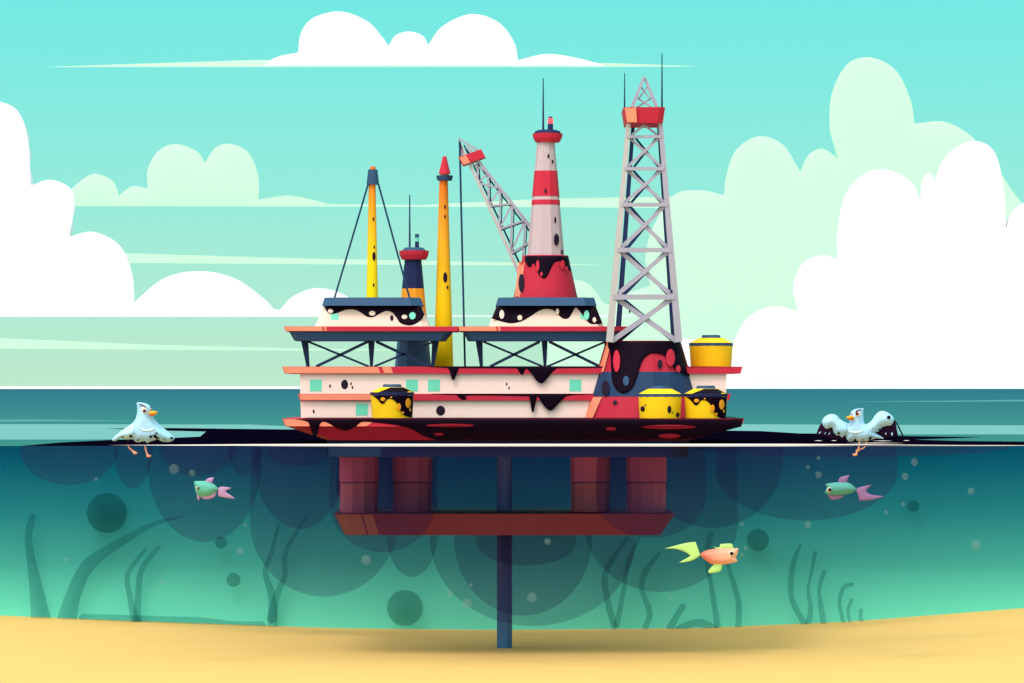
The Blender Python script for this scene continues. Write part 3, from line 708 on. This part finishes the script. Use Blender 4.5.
g = thing('seagull', 'pale blue gull with drooping wings sitting in the slick on the left', 'seagull', P(142, 446, GD), 'oiled gulls')
BP = G1([(312, 108, 1), (345, 106), (400, 118), (433, 145), (442, 185), (455, 235), (500, 288), (560, 338), (618, 388), (637, 410), (620, 434), (575, 445), (520, 436), (490, 420), (465, 430), (430, 440), (400, 455), (370, 440), (330, 447), (300, 440), (275, 418), (230, 425), (180, 412), (130, 437), (104, 430), (112, 410), (180, 350), (240, 310), (290, 268), (312, 220), (318, 160)])
gull_part('body', BP, FEATH, g, GD, 0.9, 1.3, 8, 1.2)
sf = on_pillow(BP, GD, 8, 0.9)
gull_part('wing', G1([(464, 286, 1), (510, 316), (570, 362), (628, 408), (612, 430), (575, 440), (527, 432), (494, 418), (482, 360)]), WINGB, g, 0, 0.1, 0.2, 2, 1.2, dfun=lift(sf, .06))
gull_part('wing', G1([(294, 278, 1), (240, 320), (180, 360), (120, 412), (118, 424), (135, 428), (182, 406), (232, 417), (276, 410), (290, 350)]), mat('light wing feathers', (178, 220, 240), rough=.8), g, 0, 0.1, 0.2, 2, 1.2, dfun=lift(sf, .06))
gull_part('chest_feathers', G1([(335, 318), (370, 332), (410, 338), (460, 326), (450, 345), (410, 352), (365, 348)]), BRIGHT, g, 0, 0.06, 0.2, 1.2, dfun=lift(sf, .08))
bk = gull_part('beak', G1([(410, 200, 1), (425, 182), (455, 178), (487, 186), (488, 200), (470, 210), (440, 212)]), BEAK, g, GD-1.15, 0.4, 0.8, 2)
gull_part('lower_beak', G1([(414, 206, 1), (440, 213), (470, 210), (455, 223), (430, 221)]), LOWB, bk, GD-1.15, 0.3, 0.6, 2)
e = gull_part('eye', G1([(350, 164), (366, 140), (388, 146), (402, 172), (392, 194), (366, 192)]), EYEW, g, 0, 0.12, 0.3, 2, 0.8, dfun=lift(sf, .1))
gull_part('pupil', G1(dot(379, 178, 15)), PUPIL, e, 0, 0.08, 0.05, 1, 0.8, dfun=lift(sf, .28))
e = gull_part('eye', G1([(430, 150), (438, 150), (443, 172), (432, 178)]), EYEW, g, 0, 0.1, 0.3, 1, 0.8, dfun=lift(sf, .15))
gull_part('pupil', G1([(433, 164), (440, 164), (440, 174), (434, 174)]), PUPIL, e, 0, 0.05, 0.05, .5, 0.6, dfun=lift(sf, .3))
gull_part('brow', G1([(316, 113, 1), (350, 119), (387, 137), (408, 168, 1), (382, 144), (345, 128)]), BROW, g, 0, 0.06, 0.3, 1, dfun=lift(sf, .32))
gull_part('brow', G1([(430, 130, 1), (437, 146), (441, 160, 1), (431, 150)]), BROW, g, 0, 0.06, 0.3, .6, .6, dfun=lift(sf, .3))
for pth, toe in [([(240, 425, GD, 0.6), (244, 485, GD, 0.7), (285, 525, GD, 0.8)], [(272, 512, 1), (300, 522), (322, 538), (300, 548), (284, 545)]), ([(385, 430, GD, 0.6), (388, 500, GD, 0.7), (404, 550, GD, 0.8)], [(396, 540, 1), (420, 552), (440, 562), (415, 574), (398, 570)])]:
    lg = link('leg', sweep([G1([p[:2]])[0] + tuple(p[2:]) for p in pth]), LEGP, g, smooth=True)
    gull_part('foot', G1(toe), LEGP, lg, GD, 0.2, 0.2, 1, 0.8)
    x0 = pth[0][0]
    gull_part('oil_coat', G1([(x0-11, 428), (x0+11, 428), (x0+12, 474), (x0-11, 474)]), OIL, lg, GD-0.12, 0.06, 0.2, 1, 0.8, 0)  # black patch added in front of the leg, covering it above the waterline
for x, y, r in [(263, 396, 13), (433, 400, 12), (468, 396, 14), (483, 368, 8), (612, 410, 12), (550, 426, 6), (323, 430, 7), (503, 414, 7), (190, 404, 8), (484, 410, 11)]:
    gull_part('oil_spot', G1(dot(x, y, r)), OIL, g, 0, 0.06, 0.4, 1, 0.8, 5, dfun=lift(sf, .2))

g = thing('seagull', 'pale blue gull with raised, black-tipped wings sitting in the slick on the right', 'seagull', P(857, 446, GD), 'oiled gulls')
BP = G2([(440, 182), (480, 161), (542, 156, 1), (540, 220), (552, 290), (600, 270), (650, 205), (690, 180), (740, 188), (790, 225), (802, 258), (780, 300), (745, 306), (690, 320), (680, 345), (640, 365), (695, 398), (712, 416), (650, 412), (610, 425), (560, 435), (500, 438), (470, 425), (430, 440), (398, 420), (388, 385), (358, 405), (340, 390), (310, 385), (285, 350), (270, 320), (230, 332), (205, 315), (186, 275), (210, 230), (260, 205), (310, 215), (350, 255), (400, 280), (420, 283), (424, 230)])
gull_part('body', BP, FEATH, g, GD, 0.85, 1.2, 7, 1.2)
sf = on_pillow(BP, GD, 7, 0.85)
gull_part('wing_tip', G2([(188, 268, 1), (216, 264, 1), (198, 296), (225, 330), (272, 318), (290, 366), (330, 388), (388, 384), (402, 428, 1), (330, 420), (230, 400), (137, 380, 1), (160, 320)]), OILF, g, GD+0.15, 0.1, 0.3, 3, 1.4)
gull_part('wing_tip', G2([(690, 322, 1), (745, 303), (782, 298), (800, 244, 1), (840, 300), (886, 390, 1), (872, 392, 1), (816, 280, 1), (838, 392, 1), (760, 398), (705, 400), (638, 364, 1), (680, 345)]), OILF, g, GD+0.1, 0.15, 0.3, 3, 1.4)
for pts in ([(155, 372), (180, 350), (172, 372)], [(205, 376), (222, 358), (216, 376)], [(240, 380), (258, 356), (252, 378)], [(725, 370), (735, 362), (735, 388)], [(776, 368), (790, 362), (790, 392), (782, 392)]):
    gull_part('feather_gap', G2(pts), FEATH, g, GD-0.1, 0.05, 0.1, .8, 0.8, 0)
gull_part('breast_feathers', G2([(405, 345), (440, 352), (500, 352), (545, 348), (500, 366), (440, 366)]), BRIGHT, g, 0, 0.06, 0.2, 1.2, dfun=lift(sf, .08))
gull_part('wing', G2([(345, 268), (395, 286), (405, 330), (388, 374), (358, 392), (375, 330)]), WINGB, g, 0, 0.08, 0.2, 2, dfun=lift(sf, .05))
gull_part('wing', G2([(562, 298), (585, 292), (578, 330), (620, 385), (690, 404), (650, 406), (592, 380)]), WINGB, g, 0, 0.08, 0.2, 2, dfun=lift(sf, .05))
bk = gull_part('beak', G2([(393, 236), (412, 222), (445, 220), (466, 232), (455, 244), (420, 245)]), BEAK, g, GD-1.0, 0.4, 0.8, 2)
gull_part('lower_beak', G2([(412, 245), (455, 243), (448, 257), (428, 259)]), LOWB, bk, GD-1.0, 0.3, 0.6, 2)
e = gull_part('eye', G2([(470, 205), (485, 184), (518, 192), (514, 216), (488, 226)]), EYEW, g, 0, 0.12, 0.3, 2, 0.8, dfun=lift(sf, .1))
gull_part('pupil', G2(dot(488, 203, 16)), PUPIL, e, 0, 0.08, 0.05, 1, 0.8, dfun=lift(sf, .28))
e = gull_part('eye', G2([(433, 194), (441, 190), (447, 208), (436, 212)]), EYEW, g, 0, 0.1, 0.3, 1, 0.8, dfun=lift(sf, .15))
gull_part('pupil', G2([(435, 198), (442, 196), (443, 208), (436, 209)]), PUPIL, e, 0, 0.05, 0.05, .5, 0.6, dfun=lift(sf, .3))
gull_part('brow', G2([(540, 162, 1), (505, 173), (470, 196, 1), (478, 176), (505, 163)]), BROW, g, 0, 0.06, 0.3, 1, dfun=lift(sf, .32))
for pth, toe in [([(508, 425, GD, 0.6), (502, 490, GD, 0.8), (478, 540, GD, 0.8)], [(492, 528, 1), (470, 540), (446, 548), (462, 562), (486, 560)]), ([(570, 425, GD+.2, 0.6), (552, 486, GD+.2, 0.7), (500, 510, GD+.2, 0.8)], [(512, 500, 1), (495, 506), (472, 514), (490, 524), (508, 520)])]:
    lg = link('leg', sweep([G2([p[:2]])[0] + tuple(p[2:]) for p in pth]), LEGP, g, smooth=True)
    gull_part('foot', G2(toe), LEGP, lg, pth[0][2], 0.2, 0.2, 1, 0.8)
for x, y, r in [(758, 233, 17), (330, 370, 11), (598, 416, 13), (678, 338, 8), (470, 425, 8), (614, 404, 6), (432, 424, 5), (536, 426, 6)]:
    gull_part('oil_spot', G2(dot(x, y, r)), OIL, g, 0, 0.06, 0.4, 1, 0.8, 5, dfun=lift(sf, .2))

# ================================================================== fish
def fish(label, base, sc, d, body, fins, eye, cb, cf):
    tr = lambda pts: [(base[0]+p[0]/sc, base[1]+p[1]/sc) + tuple(p[2:]) for p in pts]
    b0 = tr(body); cx = sum(p[0] for p in b0)/len(b0); cy = sum(p[1] for p in b0)/len(b0)
    t = thing('fish', label, 'fish', P(cx, cy, d), 'fish under the platform')
    link('body', pillow(spline(b0, 5), d, 6, 0.7, 0.7, 1.3, side=0.03), cb, t, smooth=True)
    for nm, pts in fins: link(nm, pillow(spline(tr(pts), 4), d, 3, 0.1, 0.14, 1.5, side=0.03), cf, t, smooth=True)
    ex, ey, r, er = eye
    px, py = tr([(ex, ey)])[0]; r /= sc; er /= sc
    e = link('eye', pillow(ell(px-0.3, py, er, er, 18), d-0.72, er, 0.1, 0.4, 0.7, side=0.02), EYEW, t, smooth=True)
    link('pupil', pillow(ell(px+0.1, py, r, r, 16), d-0.86, r, 0.08, 0.1, 0.6, side=0.02), mat('dark pupil', (50, 14, 26), rough=.2), e, smooth=True)
    return t
fish('orange fish with lime green fins swimming to the right', (640, 520), 6.4, 492,
     [(383, 220, 1), (420, 196), (500, 182), (600, 180), (630, 180, 1), (625, 215), (612, 240, 1), (623, 262), (608, 271), (560, 281), (500, 286), (450, 278), (412, 252)],
     [('tail_fin', [(386, 222, 1), (372, 185), (356, 140, 1), (290, 148), (158, 182, 1), (230, 186), (290, 206), (325, 230, 1), (248, 273, 1), (320, 264), (372, 238)]),
      ('dorsal_fin', [(468, 170, 1), (505, 176), (514, 154, 1), (585, 152), (598, 184, 1), (500, 188, 1)]),
      ('side_fin', [(528, 258, 1), (490, 270), (438, 325), (446, 343, 1), (512, 328), (524, 300)])],
     (586, 214, 12, 17), mat('coral fish skin', (250, 164, 134), rough=.5, ramp=(0, P(701, 0, 492).x, P(738, 0, 492).x, [(0, (242, 128, 112)), (.5, (250, 172, 144)), (1, (252, 196, 166))])), mat('lime fin', (196, 246, 140)))
PINKF = mat('pink fin', (196, 150, 196)); PINKG = mat('dull pink fin', (152, 112, 162))
fish('small bright green fish with pink fins near the left gull', (80, 380), 4.267, 486,
     [(486, 432, 1), (530, 431), (570, 444), (592, 465, 1), (562, 490), (522, 498), (496, 484)],
     [('tail_fin', [(588, 462, 1), (605, 455), (648, 460, 1), (622, 475), (640, 490), (664, 507, 1), (620, 502), (590, 496, 1)]),
      ('dorsal_fin', [(526, 440, 1), (546, 420), (572, 415, 1), (562, 442, 1)]),
      ('belly_fin', [(510, 490, 1), (540, 490), (584, 478, 1), (572, 500), (540, 509), (518, 502)]),
      ('side_fin', [(499, 486, 1), (510, 494), (508, 516, 1), (500, 504)])],
     (503, 461, 5, 6.4), mat('green fish skin', (104, 190, 168), rough=.7), PINKF)
fish('dull green fish with pink fins below the right gull', (780, 390), 4.197, 486,
     [(190, 394, 1), (240, 387), (290, 390), (326, 419, 1), (290, 436), (240, 442), (202, 440), (186, 430, 1), (196, 412)],
     [('tail_fin', [(316, 420, 1), (335, 408), (387, 397, 1), (362, 422), (385, 440), (440, 446, 1), (380, 462), (333, 464, 1), (328, 440)]),
      ('dorsal_fin', [(244, 396, 1), (251, 368), (292, 356, 1), (278, 394, 1)]),
      ('belly_fin', [(202, 438, 1), (210, 458), (245, 457), (272, 444, 1)])],
     (208, 419, 8, 10), mat('dull green fish skin', (92, 166, 156), rough=.7), PINKG)

# ================================================================== oil spreading below the surface
PLUME = veil('oil cloud in water', (0.895, 0.885, 0.915), (60, 46, 116), 0.09)
def plume(x0, x1, yb, d, label, yc=None, c=3.0, under=False):
    """hanging lobe of oily water: an ellipsoid cut off flat at the water surface"""
    yt = HZ + (H+0.12)*F/d
    yc = yt + (yb-yt)*0.2 if yc is None else yc
    d = min(d, 529); c = 2.2
    bm = bmesh.new(); ctr = P((x0+x1)/2, yc, d); a = (x1-x0)/2*d/F; b = (yb-yc)*d/F; n = 56
    if under: d0_ = P(0, 535.6, 500.5).z; top_ = [(d0_, 0.985)]
    else: top_ = [(-0.12, 0.97), ((ctr.z-0.12)*0.5, 0.99)]
    rs = []
    for z, k in top_ + [(ctr.z - b*math.sin(t*math.pi/40), max(0.004, math.cos(t*math.pi/40))) for t in range(0, 21)]:
        rs.append([bm.verts.new((ctr.x + a*k*math.cos(2*math.pi*i/n), ctr.y + c*k*math.sin(2*math.pi*i/n), z)) for i in range(n)])
    for u, v in zip(rs, rs[1:]):
        for i in range(n): bm.faces.new((u[i], u[(i+1) % n], v[(i+1) % n], v[i]))
    bm.faces.new(rs[0]); bm.faces.new(rs[-1])
    return tag(link('oil_plume', bm, veil('dense oil cloud in water', (0.74, 0.66, 0.76), (58, 44, 124), 0.14) if 'filling' in label else PLUME, smooth='auto'), label, 'oil cloud', 'oil clouds hanging under the surface')
for a in [(20, 118, 485, 536, 'broad shallow oil cloud nearest the left edge of the water'),
          (114, 152, 488.5, 533, 'narrow short oil cloud between the two broad left ones'),
          (147, 262, 542, 530, 'wide oil cloud hanging behind the small green fish'),
          (160, 236, 476, 520, 'dark shallow oil cloud just above the small green fish'),
          (228, 262, 476.5, 523, 'narrowest dark oil cloud close under the surface left of the platform'),
          (250, 398, 596.5, 539, 'very deep oil cloud behind the leftmost column', 520),
          (254, 346, 529, 526, 'dark oil cloud just left of the leftmost column'),
          (266, 334, 466, 497, 'small dark oil cloud under the left end of the hull'),
          (329, 436, 552, 496.5, 'oil cloud around the two left columns', 500),
          (386, 438, 577, 536, 'oil cloud showing just below the pontoon, left of the pipe', 530),
          (430, 636, 626, 505, 'deepest and widest oil cloud around the drill pipe', 538, 2.2, True),
          (336, 667, 528, 529, 'broad dark oil cloud filling the space between the columns', 490),
          (454, 592, 615.5, 507, 'deep oil cloud centred on the drill pipe', 538, 2.2, True),
          (476, 576, 565.5, 510, 'darkest inner oil cloud hugging the drill pipe', 542, 2.2, True),
          (583, 738, 592, 540, 'broad oil cloud behind the orange fish', 520),
          (596, 706, 538, 494, 'oil cloud around the two right columns', 495),
          (640, 783, 528, 530, 'wide oil cloud to the right of the rightmost column'),
          (716, 898, 520.5, 534, 'wide oil cloud behind the dull green fish', 470),
          (690, 1010, 457, 500, 'long shallow oil cloud under the right gull', 447)]:
    plume(*a)

# dark round drops of oil and pale bubbles
DROP = veil('oil drop in water', (0.78, 0.82, 0.82), (20, 70, 80), 0.06)
def ball(name, x, y, r, d, m, label, cat, group):
    bm = bmesh.new(); bmesh.ops.create_uvsphere(bm, u_segments=24, v_segments=16, radius=r*d/F)
    if name == 'oil_drop': bmesh.ops.scale(bm, vec=(1, 0.35, 1), verts=bm.verts[:])
    bmesh.ops.translate(bm, verts=bm.verts[:], vec=P(x, y, d))
    return tag(link(name, bm, m, smooth=True), label, cat, group)
for x, y, r, lb in [(107, 513, 20, 'largest dark oil drop, floating between the two tall left weeds'), (221, 542.5, 6, 'small dark oil drop below the wide left oil cloud, upper of two'), (233.5, 580, 7, 'small dark oil drop below another, lower of two'),
                    (405, 608, 18, 'big dark oil drop near the sand left of the drill pipe'), (758, 540, 11, 'middle-sized dark oil drop ahead of the orange fish'), (913.5, 506, 6, 'small dark oil drop to the right of the dull green fish')]:
    ball('oil_drop', x, y, r, 543.6, DROP, lb, 'oil drop', 'dark oil drops in the water')
BUB = veil('air bubble', (0.9, 0.92, 0.92), (180, 215, 220), 0.08)
for x, y, r, lb in [(174, 469, 5, 'larger of two bubbles above the small green fish'), (192, 473, 3.4, 'smaller of two bubbles above the small green fish'), (96, 479, 2, 'tiny bubble under the broad leftmost oil cloud'),
                    (66.5, 560, 2, 'tiny bubble between the forks of the tall left weed'), (163, 582, 2, 'tiny bubble right of the small forked weed'), (245, 525, 2, 'tiny bubble beside the far left deep oil cloud'), (240, 551, 3.5, 'bubble between two small dark oil drops'),
                    (366, 560, 5, 'large bubble under the left end of the pontoon'), (450, 594, 3.5, 'middle bubble of three left of the drill pipe'), (467, 604, 5, 'largest bubble of three left of the drill pipe'), (471, 585, 2, 'tiniest bubble of three left of the drill pipe'),
                    (532, 597.5, 5, 'large bubble right of the drill pipe near the sand'), (547.6, 541.6, 3.5, 'bubble just below the middle of the pontoon'), (669.5, 597.5, 2, 'tiny bubble among weeds below the orange fish tail'),
                    (914.5, 462, 3.7, 'upper of two bubbles right of the right gull'), (905, 476.5, 3.5, 'lower of two bubbles right of the right gull'), (971, 491, 3.5, 'lone bubble near the right edge close to the surface'), (976, 545, 5.2, 'largest bubble near the right edge in mid water'),
                    (808, 525, 3.5, 'lone bubble below the dull green fish'), (818.5, 475, 3.5, 'largest of three bubbles above the dull green fish'), (808, 467, 2, 'left tiny one of three bubbles above the dull green fish'), (818.5, 458, 2, 'topmost tiny one of three bubbles above the dull green fish'),
                    (886, 512, 2, 'tiny bubble under the tail of the dull green fish'), (903, 504, 2, 'tiny bubble touching the right small oil drop'), (745.4, 548.4, 2, 'upper bubble at the mouth of the orange fish'), (742, 555, 2, 'lower bubble at the mouth of the orange fish'), (742, 524, 2, 'tiny bubble high above the orange fish')]:
    ball('bubble', x, y, r, 487, BUB, lb, 'bubble', 'air bubbles in the water')

# ================================================================== weeds on the seabed
WEED = veil('see-through weed', (0.80, 0.855, 0.875), (40, 120, 110), 0.05)
def w1(pts): return [(x/2.81, 440+y/2.81, 543.4, r) for x, y, r in pts]
def w2(pts): return [(640+x/2.667, 440+y/2.667, 543.4, r) for x, y, r in pts]
def w3(pts): return [(310+x/2.626, 430+y/2.626, 543.4, r) for x, y, r in pts]
def weed(label, paths, group='weeds growing on the seabed'):
    bm = bmesh.new()
    for i, p in enumerate(paths):
        sweep([(a, b, c + 0.25*(i % 3), r) for a, b, c, r in p], bm, 12, 10, 1.05)
    tag(link('seaweed', bm, WEED, smooth=True), label, 'seaweed', group)
weed('tall two-armed weed at the far left with one arm bent right', [w1([(92, 214, 3.2), (80, 270, 3.4), (88, 340, 4.2), (102, 420, 6.5), (116, 510, 10)]), w1([(518, 215, 0.8), (435, 235, 2.2), (335, 290, 4.2), (250, 350, 6.2), (208, 430, 7), (186, 515, 10)])])
weed('small forked weed beside the tall left weed', [w1([(412, 305, 1.4), (360, 375, 2.4), (365, 440, 2.8), (382, 512, 4)]), w1([(446, 300, 2.2), (398, 365, 2.8), (388, 440, 3), (386, 512, 4)])])
weed('low creeping weed along the sand on the left', [w1([(230, 500, 4), (330, 503, 4), (450, 508, 4.4), (560, 513, 5), (660, 524, 5), (740, 522, 4)])])
weed('forked weed under the very deep left oil cloud', [w1([(783, 235, 1), (765, 310, 2.2), (746, 370, 2.4), (764, 440, 3.6), (766, 520, 5)]), w1([(862, 212, 1.2), (805, 310, 2.4), (800, 380, 2.4), (775, 445, 3.4), (764, 505, 5)])])
weed('pair of tall weeds below the right end of the pontoon', [w3([(866, 280, 1.5), (838, 340, 2.2), (822, 430, 2.2), (805, 515, 3)]), w3([(832, 285, 1.6), (778, 370, 3), (780, 440, 3), (800, 518, 3)])])
weed('bent weed under the orange fish tail', [w3([(918, 322, 1.6), (880, 375, 3), (872, 420, 2.6), (892, 480, 2.6), (880, 520, 3)])])
weed('short stubby weed below the orange fish', [w3([(980, 462, 3.4), (962, 490, 2.8), (945, 522, 4)])])
weed('low humped weed on the sand below the orange fish', [w2([(100, 506, 3.4), (130, 492, 3.4), (165, 488, 3.8), (200, 506, 4)])])
weed('tall straight weed rising behind the orange fish', [w2([(190, 248, 3), (178, 310, 2.4), (190, 390, 2.2), (208, 506, 3)])])
weed('curving weed rising under the head of the orange fish', [w2([(228, 290, 1.5), (238, 345, 2.2), (262, 430, 2.8), (262, 506, 3)])])
weed('tall hooked weed, leftmost of the cluster at right', [w2([(428, 280, 1.2), (408, 335, 2.8), (404, 420, 2.6), (440, 492, 3)])])
weed('tall thin weed, second in the right cluster', [w2([(467, 300, 2), (460, 340, 1.6), (449, 400, 1.6), (455, 450, 2.4), (448, 496, 3)])])
weed('middle-high weed, third in the right cluster', [w2([(492, 350, 2.4), (478, 395, 1.6), (482, 440, 2.4), (490, 496, 3)])])
weed('weed curled like a crook in the right cluster', [w2([(568, 384, 1.8), (542, 395, 2), (532, 440, 1.8), (545, 494, 1.8)])])
weed('short weed inside the curled one in the right cluster', [w2([(564, 426, 1.8), (555, 455, 1.4), (560, 490, 1.4)])])
weed('shortest weed at the right end of the right cluster', [w2([(590, 452, 2), (588, 475, 1.6), (596, 490, 2)])])

# ================================================================== light, sky, camera
SUN_E, SUN_A = 58.0, 30.0
sun = bpy.data.lights.new('sun', 'SUN'); sun.energy = 1.5; sun.angle = R(14); sun.color = (1.0, 0.93, 0.86)
so = bpy.data.objects.new('sun', sun); COL.objects.link(so)
dirv = Vector((math.sin(R(SUN_A))*math.cos(R(SUN_E)), math.cos(R(SUN_A))*math.cos(R(SUN_E)), -math.sin(R(SUN_E))))
so.rotation_euler = dirv.to_track_quat('-Z', 'Y').to_euler(); so.location = (-200, -300, 400)

HAZE = 3.0
w = bpy.data.worlds.new('World'); S.world = w; w.use_nodes = True
nt = w.node_tree; bg = nt.nodes['Background']; out = nt.nodes['World Output']
sky = nt.nodes.new('ShaderNodeTexSky'); sky.sky_type = 'NISHITA'; sky.sun_disc = False
sky.sun_elevation = R(SUN_E); sky.sun_rotation = R(180 + SUN_A)
nt.links.new(sky.outputs[0], bg.inputs[0]); bg.inputs[1].default_value = 0.008
# turquoise tropical air on top of it
tc = nt.nodes.new('ShaderNodeTexCoord'); sx = nt.nodes.new('ShaderNodeSeparateXYZ'); nt.links.new(tc.outputs['Generated'], sx.inputs[0])
mr = nt.nodes.new('ShaderNodeMapRange'); mr.inputs[1].default_value = 0.0; mr.inputs[2].default_value = 0.1
nt.links.new(sx.outputs['Z'], mr.inputs[0])
cr_ = nt.nodes.new('ShaderNodeValToRGB'); el = cr_.color_ramp.elements
def skyc(rgb): return tuple(max(0, lin(c)/2**EXPO - s) for c, s in zip(rgb, (0.02, 0.025, 0.035))) + (1,)
el[0].position, el[0].color = 0.0, skyc((190, 233, 206))
el[1].position, el[1].color = 1.0, skyc((108, 231, 226))
for p, c in [(0.18, (176, 234, 212)), (0.45, (148, 233, 218)), (0.75, (126, 232, 223))]:
    e = el.new(p); e.color = skyc(c)
nt.links.new(mr.outputs[0], cr_.inputs[0])
bg2 = nt.nodes.new('ShaderNodeBackground'); bg2.inputs[1].default_value = 1.0; nt.links.new(cr_.outputs[0], bg2.inputs[0])
ad = nt.nodes.new('ShaderNodeAddShader'); nt.links.new(bg.outputs[0], ad.inputs[0]); nt.links.new(bg2.outputs[0], ad.inputs[1])
# bright hazy part of the sky round the sun
vd = nt.nodes.new('ShaderNodeVectorMath'); vd.operation = 'DOT_PRODUCT'; vd.inputs[1].default_value = tuple(-dirv)
nt.links.new(tc.outputs['Generated'], vd.inputs[0])
mxm = nt.nodes.new('ShaderNodeMath'); mxm.operation = 'MAXIMUM'; mxm.inputs[1].default_value = 0.0; nt.links.new(vd.outputs['Value'], mxm.inputs[0])
pw = nt.nodes.new('ShaderNodeMath'); pw.operation = 'POWER'; pw.inputs[1].default_value = 2.0; nt.links.new(mxm.outputs[0], pw.inputs[0])
ms_ = nt.nodes.new('ShaderNodeMath'); ms_.operation = 'MULTIPLY'; ms_.inputs[1].default_value = HAZE; nt.links.new(pw.outputs[0], ms_.inputs[0])
bg3 = nt.nodes.new('ShaderNodeBackground'); bg3.inputs[0].default_value = (1.0, 0.82, 0.74, 1); nt.links.new(ms_.outputs[0], bg3.inputs[1])
ad2 = nt.nodes.new('ShaderNodeAddShader'); nt.links.new(ad.outputs[0], ad2.inputs[0]); nt.links.new(bg3.outputs[0], ad2.inputs[1])
nt.links.new(ad2.outputs[0], out.inputs[0])

cam = bpy.data.cameras.new('camera'); co = bpy.data.objects.new('camera', cam); COL.objects.link(co)
co.location = (0, -500, H); co.rotation_euler = (R(90), 0, 0)
cam.sensor_width = 36.0; cam.lens = 36.0*F/1024.0
cam.shift_y = (HZ - 341.5)/1024.0
cam.clip_start = 1.0; cam.clip_end = 200000.0
S.camera = co

vs = S.view_settings
S.display_settings.display_device = 'sRGB'
vs.view_transform = 'Standard'; vs.look = 'None'; vs.gamma = 1.0; vs.exposure = EXPO; vs.use_curve_mapping = False
S.cycles.transparent_max_bounces = 48
S.cycles.max_bounces = 6
